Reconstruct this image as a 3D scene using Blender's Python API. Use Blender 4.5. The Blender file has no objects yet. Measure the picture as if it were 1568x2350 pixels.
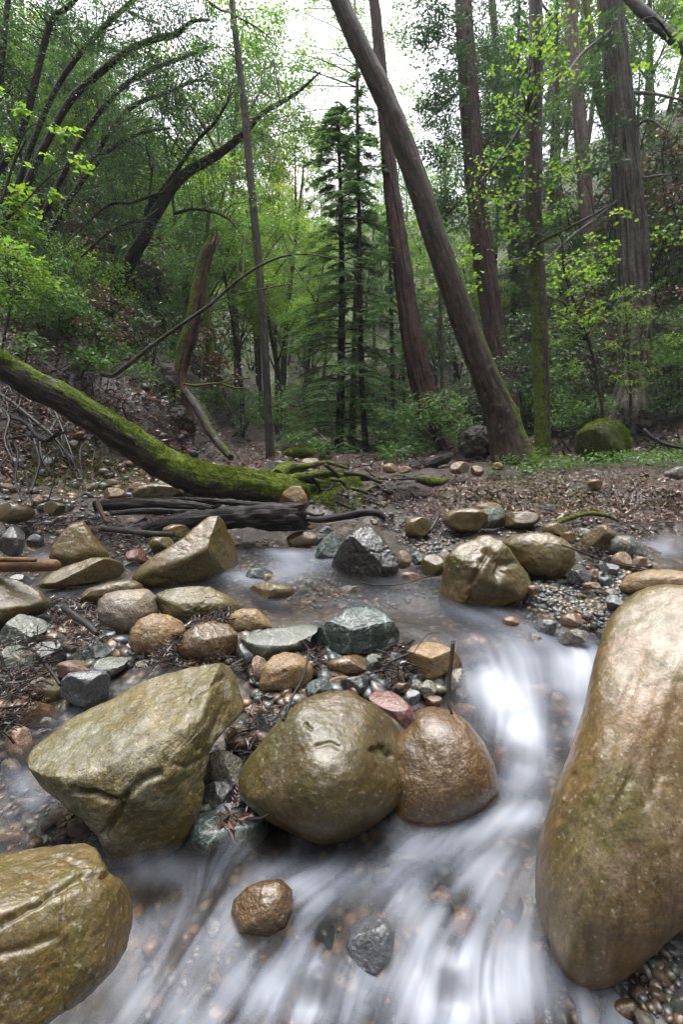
import bpy, bmesh, math, random
import numpy as np
from mathutils import Vector
# ------------------------------------------------------------------ scene, camera, light
C = bpy.data.collections.new('creek'); bpy.context.scene.collection.children.link(C)
sc = bpy.context.scene
F_PX, CX, CY = 1100.0, 784.0, 1174.5          # the photograph read as a 1568 x 2349 frame
PITCH = math.radians(11.56); CAMZ = 1.0
cam_d = bpy.data.cameras.new('camera'); cam = bpy.data.objects.new('camera', cam_d); C.objects.link(cam)
cam_d.sensor_fit = 'VERTICAL'; cam_d.sensor_height = 36.0; cam_d.lens = 36.0*F_PX/2349.0
cam_d.clip_start = 0.02; cam_d.clip_end = 900
cam.location = (0, 0, CAMZ); cam.rotation_euler = (math.pi/2-PITCH, 0, 0)
sc.camera = cam
w = bpy.data.worlds.new('World'); sc.world = w; w.use_nodes = True
nt = w.node_tree; nt.nodes.clear()
SUN_EL, SUN_AZ = math.radians(76), math.radians(352)
sky = nt.nodes.new('ShaderNodeTexSky'); sky.sky_type = 'NISHITA'; sky.sun_disc = False
sky.sun_elevation = SUN_EL; sky.sun_rotation = SUN_AZ; sky.dust_density = 4.0; sky.air_density = 1.0
hs = nt.nodes.new('ShaderNodeHueSaturation'); hs.inputs['Saturation'].default_value = 0.22   # cloud cover
bg = nt.nodes.new('ShaderNodeBackground'); bg.inputs['Strength'].default_value = 0.15
wo = nt.nodes.new('ShaderNodeOutputWorld')
nt.links.new(sky.outputs[0], hs.inputs['Color']); nt.links.new(hs.outputs[0], bg.inputs[0]); nt.links.new(bg.outputs[0], wo.inputs[0])
sun_d = bpy.data.lights.new('sun', 'SUN'); sun_d.energy = 0.7; sun_d.angle = math.radians(50); sun_d.color = (1, .97, .93)
sun = bpy.data.objects.new('sun', sun_d); C.objects.link(sun)
sd = Vector((math.sin(SUN_AZ)*math.cos(SUN_EL), math.cos(SUN_AZ)*math.cos(SUN_EL), math.sin(SUN_EL)))
sun.rotation_euler = (-sd).to_track_quat('-Z', 'Y').to_euler()
sc.view_settings.view_transform = 'Standard'; sc.view_settings.look = 'None'; sc.view_settings.gamma = 1
sc.view_settings.exposure = 1.95
sc.view_settings.use_curve_mapping = False
sc.render.engine = 'CYCLES'
sc.cycles.max_bounces = 6; sc.cycles.diffuse_bounces = 3; sc.cycles.glossy_bounces = 2
sc.cycles.transparent_max_bounces = 8; sc.cycles.transmission_bounces = 4
sc.cycles.use_denoising = True

# ------------------------------------------------------------------ pixels to points
FW = np.array([0, math.cos(PITCH), -math.sin(PITCH)]); UP = np.array([0, math.sin(PITCH), math.cos(PITCH)])
RT = np.array([1.0, 0, 0]); CAM = np.array([0, 0, CAMZ])
def ray(x, y):
    x = np.asarray(x, float)[..., None]; y = np.asarray(y, float)[..., None]
    return FW + RT*(x-CX)/F_PX + UP*(CY-y)/F_PX          # unit camera depth
def P(x, y, d): return CAM + ray(x, y)*np.asarray(d, float)[..., None]
def Gz(x, y, z):
    r = ray(x, y); return CAM + r*((z-CAMZ)/r[..., 2])[..., None]
def to_px(p):
    q = np.asarray(p)-CAM; D = q@FW
    return CX+F_PX*(q@RT)/D, CY-F_PX*(q@UP)/D, D

# ------------------------------------------------------------------ noise
def _h(ix, iy, iz, s):
    n = (ix*374761393 + iy*668265263 + iz*2147483647 + s*1274126177) & 0xffffffff
    n = ((n ^ (n >> 13))*1274126177) & 0xffffffff
    n = ((n ^ (n >> 16))*2246822519) & 0xffffffff
    return ((n ^ (n >> 15)) & 0xffffff)/float(0xffffff)*2-1
def noise3(p, s=0):
    p = np.asarray(p, float); i = np.floor(p).astype(np.int64); f = p-i; u = f*f*(3-2*f); r = 0
    for a in (0, 1):
        for b in (0, 1):
            for c in (0, 1):
                wt = (u[..., 0] if a else 1-u[..., 0])*(u[..., 1] if b else 1-u[..., 1])*(u[..., 2] if c else 1-u[..., 2])
                r = r + wt*_h(i[..., 0]+a, i[..., 1]+b, i[..., 2]+c, s)
    return r
def fbm(p, octaves=4, s=0, gain=.5):
    r = 0; a = 1; p = np.asarray(p, float)
    for k in range(octaves):
        r = r+a*noise3(p, s+k*17); p = p*2.03+11.3; a *= gain
    return r
def sstep(a, b, x):
    t = np.clip((x-a)/(b-a), 0, 1); return t*t*(3-2*t)

# ------------------------------------------------------------------ objects
def mesh_np(name, V, polys, mats=(), smooth=True, attrs=None, midx=None):
    """polys: list of (n,k) int arrays"""
    me = bpy.data.meshes.new(name)
    V = np.asarray(V, np.float32)
    me.vertices.add(len(V)); me.vertices.foreach_set('co', V.ravel())
    polys = [np.asarray(q, np.int32) for q in (polys if isinstance(polys, list) else [polys]) if len(q)]
    loops = np.concatenate([q.ravel() for q in polys])
    tot = np.concatenate([np.full(len(q), q.shape[1], np.int32) for q in polys])
    st = np.concatenate([[0], np.cumsum(tot)[:-1]]).astype(np.int32)
    me.loops.add(len(loops)); me.loops.foreach_set('vertex_index', loops)
    me.polygons.add(len(tot)); me.polygons.foreach_set('loop_start', st)
    try: me.polygons.foreach_set('loop_total', tot)
    except Exception: pass
    for m in mats: me.materials.append(m)
    if midx is not None: me.polygons.foreach_set('material_index', np.asarray(midx, np.int32))
    me.polygons.foreach_set('use_smooth', np.full(len(tot), bool(smooth)))
    for k, v in (attrs or {}).items():
        v = np.asarray(v, np.float32)
        if v.ndim == 1:
            me.attributes.new(k, 'FLOAT', 'POINT').data.foreach_set('value', v)
        else:
            me.attributes.new(k, 'FLOAT_VECTOR', 'POINT').data.foreach_set('vector', v.ravel())
    me.update(calc_edges=True); me.validate()
    return me
def link(name, me, parent=None, loc=None):
    o = bpy.data.objects.new(name, me); C.objects.link(o)
    if loc is not None: o.location = loc
    if parent is not None: o.parent = parent
    return o
def tag(o, label=None, cat=None, group=None, kind=None):
    if label: o['label'] = label
    if cat: o['category'] = cat
    if group: o['group'] = group
    if kind: o['kind'] = kind
    return o
def empty(name, loc): return link(name, None, loc=[float(v) for v in loc])
def localise(V, o):                                   # mesh coordinates relative to the thing's base
    return np.asarray(V)-np.array(o.location)

# ------------------------------------------------------------------ materials
def S(c): return tuple(c)+(1,) if len(c) == 3 else c
class NB:
    def __init__(self, name):
        self.m = bpy.data.materials.new(name); self.m.use_nodes = True; self.t = self.m.node_tree; self.t.nodes.clear()
        self.out = self.n('ShaderNodeOutputMaterial')
    def n(self, k, **kw):
        x = self.t.nodes.new(k)
        for a, b in kw.items(): setattr(x, a, b)
        return x
    def l(self, a, b): self.t.links.new(a, b)
    def put(self, sock, v):
        if hasattr(v, 'links'): self.l(v, sock)
        elif isinstance(v, (tuple, list)): sock.default_value = S(v) if sock.type == 'RGBA' else v
        else: sock.default_value = v
    def coord(self, kind='Object', scale=(1, 1, 1)):
        if kind in ('Object', 'Generated'): v = self.n('ShaderNodeTexCoord').outputs[kind]
        elif kind == 'Position': v = self.n('ShaderNodeNewGeometry').outputs['Position']
        else: v = self.n('ShaderNodeAttribute', attribute_name=kind).outputs['Vector']
        mp = self.n('ShaderNodeMapping'); mp.inputs['Scale'].default_value = scale; self.l(v, mp.inputs[0]); return mp.outputs[0]
    def attr(self, a): return self.n('ShaderNodeAttribute', attribute_name=a).outputs['Fac']
    def noise(self, vec, scale, detail=4, rough=.55, dist=0):
        x = self.n('ShaderNodeTexNoise'); self.l(vec, x.inputs['Vector']); x.inputs['Scale'].default_value = scale
        x.inputs['Detail'].default_value = detail; x.inputs['Roughness'].default_value = rough; x.inputs['Distortion'].default_value = dist
        return x.outputs['Fac']
    def voro(self, vec, scale, out='Distance', feature='F1'):
        x = self.n('ShaderNodeTexVoronoi', feature=feature); self.l(vec, x.inputs['Vector']); x.inputs['Scale'].default_value = scale
        return x.outputs[out]
    def ramp(self, fac, stops, interp='LINEAR'):
        x = self.n('ShaderNodeValToRGB'); x.color_ramp.interpolation = interp; e = x.color_ramp.elements
        while len(e) < len(stops): e.new(.5)
        for i, (p, c) in enumerate(stops):
            e[i].position = p; e[i].color = (c, c, c, 1) if isinstance(c, (int, float)) else S(c)
        self.put(x.inputs[0], fac); return x.outputs[0]
    def mix(self, fac, a, b, mode='MIX'):
        x = self.n('ShaderNodeMix', data_type='RGBA', blend_type=mode)
        self.put(x.inputs[0], fac); self.put(x.inputs[6], a); self.put(x.inputs[7], b); return x.outputs[2]
    def math(self, op, a, b=0, clamp=False):
        x = self.n('ShaderNodeMath', operation=op, use_clamp=clamp); self.put(x.inputs[0], a); self.put(x.inputs[1], b); return x.outputs[0]
    def bump(self, h, dist=.01, strength=1, nrm=None):
        x = self.n('ShaderNodeBump'); x.inputs['Distance'].default_value = dist; x.inputs['Strength'].default_value = strength
        self.put(x.inputs['Height'], h)
        if nrm is not None: self.l(nrm, x.inputs['Normal'])
        return x.outputs[0]
    def pr(self, col, rough=.5, nrm=None, spec=.5, coat=0, coat_r=.15):
        x = self.n('ShaderNodeBsdfPrincipled'); self.put(x.inputs['Base Color'], col); self.put(x.inputs['Roughness'], rough)
        self.put(x.inputs['Specular IOR Level'], spec)
        self.put(x.inputs['Coat Weight'], coat); x.inputs['Coat Roughness'].default_value = coat_r
        if nrm is not None: self.l(nrm, x.inputs['Normal'])
        return x
    def done(self, sh): self.l(sh.outputs[0] if hasattr(sh, 'outputs') else sh, self.out.inputs[0]); return self.m

def rock_mat(name, a, b, c=None, spec=(.02, .018, .014), vein=0, algae=0, rough=.32, scale=1., coat=.6, bumpy=1., specks=.5, glint=0, streak=(1, 1, 1)):
    """a, b: the two body colours; c: a third, patchy tone (rust or lichen)"""
    m = NB(name); p = m.coord('Object'); ps = m.coord('Object', streak); rnd = m.n('ShaderNodeObjectInfo').outputs['Random']
    n1 = m.noise(ps, 7*scale, 5, .6, .3); n2 = m.noise(ps, 26*scale, 5, .65); n3 = m.noise(p, 150*scale, 3, .6)
    col = m.mix(m.ramp(n1, [(.36, 0), (.62, 1)]), a, b)
    if c is not None:
        col = m.mix(m.math('MULTIPLY', m.ramp(m.noise(ps, 11*scale, 5, .6, .6), [(.48, 0), (.66, 1)]), .8), col, c)
    col = m.mix(m.ramp(m.noise(p, 3.2*scale, 4, .6, .5), [(.42, 0), (.60, .75)]), col, tuple(min(1, q*k_) for q, k_ in zip(a, (1.38, 1.24, 1.02))))
    if algae:
        g = m.n('ShaderNodeNewGeometry'); sx = m.n('ShaderNodeSeparateXYZ'); m.l(g.outputs['Normal'], sx.inputs[0])
        am = m.math('MULTIPLY', m.ramp(m.noise(ps, 5*scale, 6, .7, .4), [(.40, 0), (.60, 1)]), algae)
        col = m.mix(am, col, (.085, .082, .018))
    col = m.mix(m.ramp(n2, [(.30, .55), (.62, 0)]), col, (.5, .48, .45), 'MULTIPLY')
    col = m.mix(m.math('MULTIPLY', m.ramp(n3, [(.34, 1), (.43, 0)]), specks), col, spec)
    col = m.mix(m.math('MULTIPLY', m.ramp(m.noise(p, 90*scale, 3, .6), [(.60, 0), (.72, 1)]), .35), col, (.62, .58, .48))
    if vein:
        v = m.voro(p, 9*scale, 'Distance', 'DISTANCE_TO_EDGE')
        wv = m.n('ShaderNodeTexWave'); m.l(ps, wv.inputs[0]); wv.inputs['Scale'].default_value = 3.5*scale; wv.inputs['Distortion'].default_value = 14; wv.inputs['Detail'].default_value = 4
        vm = m.math('MULTIPLY', m.ramp(wv.outputs['Fac'], [(.975, 0), (1, 1)]), vein*.6)
        col = m.mix(vm, col, (.50, .54, .50))
    col = m.mix(1, col, m.ramp(m.noise(p, 210*scale, 2, .7), [(.34, .78), (.5, 1), (.66, 1.24)]), 'MULTIPLY')
    col = m.mix(1, col, m.ramp(m.noise(ps, 55*scale, 4, .7), [(.34, .72), (.5, 1), (.66, 1.25)]), 'MULTIPLY')
    hv = m.n('ShaderNodeHueSaturation'); m.put(hv.inputs['Color'], col)
    m.put(hv.inputs['Value'], m.math('ADD', m.math('MULTIPLY', rnd, .36), .68)); 
    m.put(hv.inputs['Saturation'], 1.15)
    h = m.math('ADD', m.math('MULTIPLY', n2, 1.0), m.math('MULTIPLY', n3, .34))
    pit = m.ramp(m.voro(p, 34*scale), [(.10, 0), (.22, 1)])
    h = m.math('ADD', h, m.math('MULTIPLY', pit, .10))
    nr = m.bump(h, .012/scale, .75*bumpy)
    nr = m.bump(n1, .05/scale, .35*bumpy, nr)
    rg = m.ramp(n2, [(.3, rough+.2), (.65, rough-.06)])
    m.done(m.pr(hv.outputs[0], rg, nr, .5, coat, .33)); return m.m

M = {}
M['olive'] = rock_mat('olive_sandstone', (.112, .076, .034), (.064, .050, .019), (.15, .106, .058), algae=.65, rough=.38, coat=.45, bumpy=.5)
M['slab'] = rock_mat('lichened_sandstone', (.155, .122, .060), (.092, .078, .028), (.34, .33, .28), algae=.6, rough=.42, coat=.3, streak=(1, .6, 1))
M['tan'] = rock_mat('tan_sandstone', (0.2340, 0.1638, 0.0975), (0.1677, 0.1131, 0.0585), (0.2808, 0.2184, 0.1482), algae=.15, rough=.45, coat=.2)
M['egg'] = rock_mat('pale_grey_sandstone', (0.2340, 0.2067, 0.1794), (0.1833, 0.1521, 0.1209), (0.2574, 0.2028, 0.1482), rough=.45, coat=.25, specks=.3)
M['brown'] = rock_mat('brown_wet_sandstone', (.098, .060, .032), (.130, .080, .042), (.075, .050, .03), rough=.22, coat=.8, algae=.15)
M['tall'] = rock_mat('pinkish_streaked_sandstone', (.165, .112, .068), (.085, .064, .024), (.25, .18, .14), algae=.5, rough=.38, coat=.5, bumpy=.42, streak=(1.6, 1.6, .38))
M['serp'] = rock_mat('serpentine', (.022, .040, .038), (.050, .078, .070), (.085, .12, .125), vein=.5, rough=.26, coat=.8, bumpy=1.5)
M['green'] = rock_mat('grey_green_stone', (0.0663, 0.0780, 0.0624), (0.1092, 0.1209, 0.0975), (0.1482, 0.1560, 0.1326), vein=.5, rough=.34, coat=.5, bumpy=1.2)
M['slate'] = rock_mat('dark_slate', (.028, .030, .034), (.055, .057, .062), (.085, .09, .10), rough=.24, coat=.8, vein=.25)
M['black'] = rock_mat('black_wet_rock', (.016, .016, .018), (.032, .031, .032), None, rough=.18, coat=1, vein=.12, bumpy=1.3)
M['grey'] = rock_mat('blue_grey_stone', (0.0897, 0.0975, 0.1131), (0.1482, 0.1560, 0.1716), (0.1872, 0.1950, 0.2106), rough=.3, coat=.6)
M['red'] = rock_mat('reddish_stone', (.135, .055, .045), (.185, .090, .075), (.11, .05, .04), rough=.3, coat=.6)
M['pink'] = rock_mat('pink_tan_stone', (0.2106, 0.1482, 0.1131), (0.2574, 0.1911, 0.1482), (0.1560, 0.1131, 0.0858), rough=.42, coat=.3)
M['pale'] = rock_mat('pale_speckled_stone', (0.2028, 0.1950, 0.1716), (0.1326, 0.1209, 0.1053), (0.3120, 0.2964, 0.2652), rough=.34, coat=.5, specks=.9, bumpy=1.4)
M['orange'] = rock_mat('orange_wet_stone', (.20, .115, .065), (.14, .080, .045), (.13, .085, .06), rough=.22, coat=.8)

def gravel_mat(name, by_attr):
    m = NB(name); p = m.coord('Object')
    r = m.attr('rnd') if by_attr else m.n('ShaderNodeObjectInfo').outputs['Random']
    col = m.ramp(r, [(0, (.045, .05, .055)), (.16, (.09, .10, .105)), (.30, (.055, .075, .07)), (.42, (.15, .155, .16)), (.55, (.19, .115, .06)),
                     (.66, (.10, .065, .045)), (.76, (.19, .13, .085)), (.86, (.10, .09, .05)), (.94, (.20, .19, .17))], 'CONSTANT')
    n = m.noise(p, 60, 4); col = m.mix(m.ramp(n, [(.3, .7), (.6, 0)]), col, (.4, .38, .36), 'MULTIPLY')
    m.done(m.pr(col, .3, m.bump(n, .004, .8), .5, .4, .3)); return m.m
M['gravel'] = gravel_mat('gravel_mix', True); M['cobble'] = gravel_mat('cobble_mix', False)

def bark_mat(name, a, b, moss=.5, bump=.02, spots=None, vs=1., wet=.15, sc_=1.):
    m = NB(name); v = m.coord('bc', (1, 1, .18*vs)); vi = m.coord('bc', (1, 1, 1))
    n1 = m.noise(v, 24*sc_, 6, .7, .2); n2 = m.noise(v, 70*sc_, 4, .6)
    col = m.mix(m.ramp(n1, [(.42, 0), (.60, 1)]), a, b)
    col = m.mix(1, col, m.ramp(m.noise(vi, 14, 5, .7), [(.35, .55), (.5, 1), (.66, 1.5)]), 'MULTIPLY')
    if spots: col = m.mix(m.math('MULTIPLY', m.ramp(m.noise(vi, 11, 3, .6, .5), [(.64, 0), (.69, 1)]), .8), col, spots)
    mo = m.math('ADD', m.attr('moss'), m.math('MULTIPLY', m.math('SUBTRACT', m.noise(vi, 12, 5, .7), .5), 1.7))
    mk = m.ramp(m.math('MULTIPLY', mo, moss*2), [(.45, 0), (.62, 1)])
    mg = m.ramp(m.noise(vi, 40, 4, .7), [(.3, (.022, .036, .004)), (.5, (.075, .105, .010)), (.7, (.17, .20, .022))])
    col = m.mix(mk, col, mg)
    h = m.math('ADD', m.math('MULTIPLY', n1, 1), m.math('MULTIPLY', n2, .4))
    h2 = m.math('MULTIPLY', m.noise(vi, 55, 3, .7), mk)
    nr = m.bump(m.math('ADD', h, m.math('MULTIPLY', h2, .6)), bump*1.6, 1)
    rg = m.math('ADD', m.math('MULTIPLY', mk, .3), .65)
    m.done(m.pr(col, rg, nr, .25, m.math('MULTIPLY', m.math('SUBTRACT', 1, mk), wet), .3)); return m.m
M['bark_alder'] = bark_mat('brown_alder_bark', (.0150, .0100, .0065), (.0700, .0460, .0300), 1, .02, (0.1100, 0.1050, 0.0950), .8)
M['bark_redwood'] = bark_mat('redwood_bark', (.018, .009, .007), (.100, .050, .036), 1, .05, None, .35, .05, .8)
M['bark_grey_redwood'] = bark_mat('greyed_redwood_bark', (.020, .015, .011), (.135, .115, .088), 1, .05, None, .35, .05, .8)
M['bark_snag'] = bark_mat('red_brown_dead_wood', (.022, .010, .007), (.150, .075, .055), 1.2, .05, None, .3, .1)
M['bark_pale'] = bark_mat('pale_pink_redwood_bark', (0.0650, 0.0400, 0.0330), (0.1300, 0.0900, 0.0750), 1, .03, None, .35, .0, .5)
M['bark_dark'] = bark_mat('dark_laurel_bark', (0.0035, 0.0030, 0.0025), (0.0130, 0.0105, 0.0080), 1, .02, None, 1, .1)
M['bark_grey'] = bark_mat('grey_brown_bark', (0.0175, 0.0135, 0.0105), (0.0525, 0.0430, 0.0330), 1, .015, (0.1000, 0.0950, 0.0850), 1, .1)
M['bark_log'] = bark_mat('grey_mossy_trunk_bark', (0.0150, 0.0115, 0.0080), (0.0600, 0.0500, 0.0350), 1, .02, (0.1200, 0.1150, 0.1050), 1.6, .3)
M['wood_wet'] = bark_mat('wet_dark_driftwood', (0.0050, 0.0035, 0.0035), (0.0300, 0.0215, 0.0215), 0, .03, None, .25, .12)
M['wood_pale'] = bark_mat('peeled_tan_wood', (0.1300, 0.0700, 0.0325), (0.1800, 0.1050, 0.0550), 0, .006, None, .3, .1)
M['root'] = bark_mat('grey_root_bark', (.0060, .0048, .0042), (.024, .020, .0175), 1, .01, None, .6, .3)
M['twig'] = bark_mat('brown_twig_bark', (0.0070, 0.0045, 0.0035), (0.0225, 0.0140, 0.0105), 0, .004, None, .6, .3)

def leaf_mat(name, stops, trans=.4, gloss=.35, rough=.4):
    m = NB(name); r = m.attr('rnd')
    col = m.ramp(r, stops)
    d = m.pr(col, rough, None, gloss)
    t = m.n('ShaderNodeBsdfTranslucent'); tc = m.mix(1, col, (1.5, 1.65, 1.0), 'MULTIPLY'); m.l(tc, t.inputs[0])
    mx = m.n('ShaderNodeMixShader'); mx.inputs[0].default_value = trans
    m.l(d.outputs[0], mx.inputs[1]); m.l(t.outputs[0], mx.inputs[2]); m.done(mx); return m.m
M['leaf_bay'] = leaf_mat('dark_laurel_leaf', [(0, (0.0243, 0.0540, 0.0243)), (.5, (0.0459, 0.0891, 0.0378)), (.85, (0.0743, 0.1283, 0.0486)), (1, (0.1148, 0.1890, 0.0607))], .3, .6, .3)
M['leaf_mid'] = leaf_mat('mid_green_leaf', [(0, (0.0350, 0.0775, 0.0300)), (.5, (0.0688, 0.1350, 0.0450)), (.9, (0.1250, 0.2125, 0.0562)), (1, (0.2000, 0.3000, 0.0688))], .4)
M['leaf_bright'] = leaf_mat('young_maple_leaf', [(0, (.075, .145, .032)), (.5, (.135, .23, .040)), (1, (.26, .34, .045))], .5)
M['leaf_fir'] = leaf_mat('conifer_needle', [(0, (0.0286, 0.0650, 0.0312)), (.6, (0.0585, 0.1196, 0.0520)), (1, (0.1105, 0.1950, 0.0650))], .2, .4)
M['leaf_soft_fir'] = leaf_mat('young_fir_needle', [(0, (0.0495, 0.0990, 0.0440)), (.6, (0.0935, 0.1650, 0.0660)), (1, (0.1540, 0.2310, 0.0825))], .4, .3)
M['leaf_yellow'] = leaf_mat('yellowing_leaf', [(0, (.16, .17, .03)), (.5, (.27, .23, .06)), (1, (.32, .20, .08))], .5)
M['leaf_dead'] = leaf_mat('dead_russet_leaf', [(0, (.020, .011, .008)), (.5, (.10, .040, .028)), (.85, (.19, .088, .066)), (1, (.26, .16, .12))], .15, .6, .3)
M['leaf_clover'] = leaf_mat('clover_leaf', [(0, (.035, .085, .018)), (.6, (.070, .15, .028)), (1, (.13, .23, .04))], .35)
M['litter'] = leaf_mat('wet_redwood_litter', [(0, (.012, .008, .006)), (.55, (.038, .018, .013)), (.88, (.115, .045, .026)), (1, (.22, .12, .07))], .1, .7, .25)
M['moss'] = leaf_mat('moss_tuft', [(0, (.045, .070, .008)), (.6, (.11, .15, .012)), (1, (.22, .25, .03))], .3, .1, .8)

def ground_mat():
    m = NB('forest_soil'); p = m.coord('Position')
    n1 = m.noise(p, 1.3, 6, .6); n2 = m.noise(p, 14, 5, .65); vc = m.voro(p, 26, 'Color'); vd = m.voro(p, 26)
    soil = m.mix(m.ramp(n2, [(.35, 0), (.65, 1)]), (.012, .008, .006), (.038, .026, .019))
    hs = m.n('ShaderNodeSeparateXYZ'); m.l(vc, hs.inputs[0])
    lit = m.ramp(hs.outputs[0], [(0, (.022, .013, .010)), (.35, (.045, .025, .018)), (.65, (.080, .043, .031)), (.9, (.14, .09, .065))], 'CONSTANT')
    col = m.mix(m.math('MULTIPLY', m.ramp(hs.outputs[1], [(.45, 0), (.5, 1)], 'CONSTANT'), m.ramp(n1, [(.4, .3), (.6, .9)])), soil, lit)
    gr = m.attr('green'); gm = m.ramp(m.math('ADD', gr, m.math('MULTIPLY', m.math('SUBTRACT', m.noise(p, 7, 5, .7), .5), 1.2)), [(.5, 0), (.62, 1)])
    col = m.mix(gm, col, m.ramp(m.noise(p, 50, 3, .7), [(.3, (.03, .05, .008)), (.7, (.11, .15, .02))]))
    bed = m.attr('bed'); vb = m.voro(p, 32, 'Color'); hb = m.n('ShaderNodeSeparateXYZ'); m.l(vb, hb.inputs[0])
    peb = m.ramp(hb.outputs[0], [(0, (.05, .045, .04)), (.2, (.11, .075, .045)), (.4, (.075, .08, .08)), (.55, (.19, .12, .065)), (.7, (.06, .05, .04)), (.85, (.20, .17, .13))], 'CONSTANT')
    peb = m.mix(m.ramp(m.voro(p, 32), [(.2, 0), (.5, .9)]), peb, (.015, .012, .01))
    col = m.mix(bed, col, peb)
    h = m.math('ADD', n2, m.math('MULTIPLY', m.math('SUBTRACT', 1, vd), .4))
    m.done(m.pr(col, .6, m.bump(h, .02, .8), .4, .2, .3)); return m.m
M['ground'] = ground_mat()

def water_mat():
    m = NB('stream_water'); foam = m.attr('foam'); lic = m.attr('lic'); p = m.coord('Position')
    fz = m.n('ShaderNodeLayerWeight'); fz.inputs[0].default_value = .22
    nr = m.bump(lic, .006, .14)
    nr = m.bump(m.noise(p, 9, 3, .6), .02, .3, nr)
    m.l(nr, fz.inputs['Normal'])
    tr = m.n('ShaderNodeBsdfTransparent'); tr.inputs[0].default_value = (.74, .69, .62, 1)
    gl = m.n('ShaderNodeBsdfGlossy'); gl.inputs['Roughness'].default_value = .33; gl.inputs['Color'].default_value = (.95, .97, 1, 1); m.l(nr, gl.inputs['Normal'])
    mx = m.n('ShaderNodeMixShader'); m.l(m.math('MULTIPLY', fz.outputs['Fresnel'], .55), mx.inputs[0]); m.l(tr.outputs[0], mx.inputs[1]); m.l(gl.outputs[0], mx.inputs[2])
    fm = m.pr(m.mix(foam, (.42, .48, .62), (.88, .92, .99)), .55, nr, .3)  # blue-lavender of the shaded foam is tinted into its colour
    tl = m.n('ShaderNodeBsdfTranslucent'); tl.inputs[0].default_value = (.7, .76, .9, 1)
    f2 = m.n('ShaderNodeMixShader'); f2.inputs[0].default_value = .25; m.l(fm.outputs[0], f2.inputs[1]); m.l(tl.outputs[0], f2.inputs[2])
    m2 = m.n('ShaderNodeMixShader'); m.l(foam, m2.inputs[0]); m.l(mx.outputs[0], m2.inputs[1]); m.l(f2.outputs[0], m2.inputs[2])
    m.done(m2); return m.m
M['water'] = water_mat()
# ------------------------------------------------------------------ the lie of the land (metres; lower pool at z = 0)
GC = [  # pixel, pixel, ground height: floor of the creek and its bars
 (300,2300,-.11),(600,2250,-.12),(900,2250,-.12),(1100,2330,-.12),(700,2030,-.10),(1000,1990,-.10),(430,2080,-.10),(1200,2150,-.09),(60,2300,-.10),
 (1500,2320,.03),(1568,2200,.06),(1420,2345,-.03),(60,1900,-.02),(150,1880,-.01),(0,1800,.03),(330,1900,-.02),(600,1900,-.06),(750,1800,-.03),
 (400,1520,.12),(200,1450,.14),(60,1600,.08),(30,1700,.05),(650,1600,.07),(850,1560,.07),(1000,1580,.06),(1060,1620,.03),(550,1750,.0),(560,1680,.03),(300,1420,.12),(100,1520,.10),
 (660,1520,.08),(500,1430,.12),(760,1520,.08),
 (700,1370,.07),(850,1370,.07),(950,1420,.05),(1100,1450,.05),(1050,1520,.03),(1200,1480,.03),(1350,1530,.0),(1250,1600,-.05),(1250,1700,-.09),(1150,1700,-.07),(1200,1850,-.10),(1050,1800,-.08),
 (600,1300,.11),(680,1260,.13),(850,1320,.10),(950,1340,.11),(200,1340,.10),(420,1360,.09),(100,1330,.10),
 (1250,1350,.20),(1350,1400,.19),(1400,1300,.23),(1250,1420,.17),(1200,1440,.12),(1330,1470,.12),(1020,1240,.205),(940,1260,.17),(1100,1215,.24),(1000,1300,.15),(1450,1400,.2),(1550,1400,.2),
 (900,1215,.19),(880,1175,.30),(1100,1175,.33),(1300,1190,.32),(1450,1200,.29),(1540,1205,.28),(1510,1262,.18),(1568,1280,.18),(1440,1255,.24),(1220,1200,.28),
 (700,1210,.18),(750,1190,.22),(900,1110,.40),(800,1130,.38),(700,1140,.34),(1100,1120,.42),(1300,1100,.45),(1500,1110,.45),(1000,1070,.47),(1200,1060,.49),(1400,1065,.50),(1568,1065,.50),
 (800,1060,.46),(700,1075,.45),(600,1060,.48),(550,1100,.40),
 (100,1200,.22),(0,1200,.24),(200,1290,.15),(60,1270,.14),(250,1150,.29),(100,1140,.36),(0,1150,.36),(300,1250,.18),(450,1200,.22),(560,1240,.18),(450,1140,.33),
]
WC = [  # water level
 (300,2300,0),(600,2200,0),(900,2200,.0),(1040,2200,.03),(1040,2320,-.02),(1150,2340,0),(700,2000,.005),(1000,1960,.01),(1200,2100,.0),(1400,2300,.0),(60,2250,0),(400,2000,.0),(1500,2340,-.02),
 (720,2200,.03),(720,2330,-.02),
 (200,1930,.02),(100,1850,.05),(0,1800,.085),(40,1760,.09),(150,1660,.10),(300,1800,.0),(120,1640,.105),(20,1650,.09),
 (1180,1860,.035),(1050,1910,.02),(1190,1780,.02),(1200,1680,.07),(1170,1600,.11),(1290,1600,.10),(1350,1500,.145),(1120,1550,.125),(1100,1490,.16),(1230,1490,.155),(1300,1700,.05),
 (950,1430,.165),(700,1380,.16),(850,1360,.165),(1100,1440,.165),(1180,1440,.162),(560,1390,.16),(620,1350,.165),(400,1350,.165),(200,1345,.165),(700,1310,.18),(800,1340,.17),(960,1330,.175),(580,1310,.185),
 (650,1270,.20),(740,1270,.20),(740,1230,.235),(790,1200,.26),(700,1225,.19),(880,1260,.195),(1000,1260,.17),(1250,1380,.14),(1350,1350,.14),(1400,1450,.12),
 (90,1285,.20),(60,1260,.215),(150,1310,.17),(1500,1250,.245),(1450,1270,.20),(1568,1270,.235),(1540,1235,.27),(1350,1240,.2),(1240,1205,.24),(1100,1190,.2),(200,1200,.15),(300,1200,.13),(1300,1150,.1),
 (600,1600,.02),(800,1600,.02),(560,1800,-.01),(950,1600,.03),(60,1550,.06),(400,1450,.06),(250,1550,.07),(860,1540,.04)]
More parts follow.
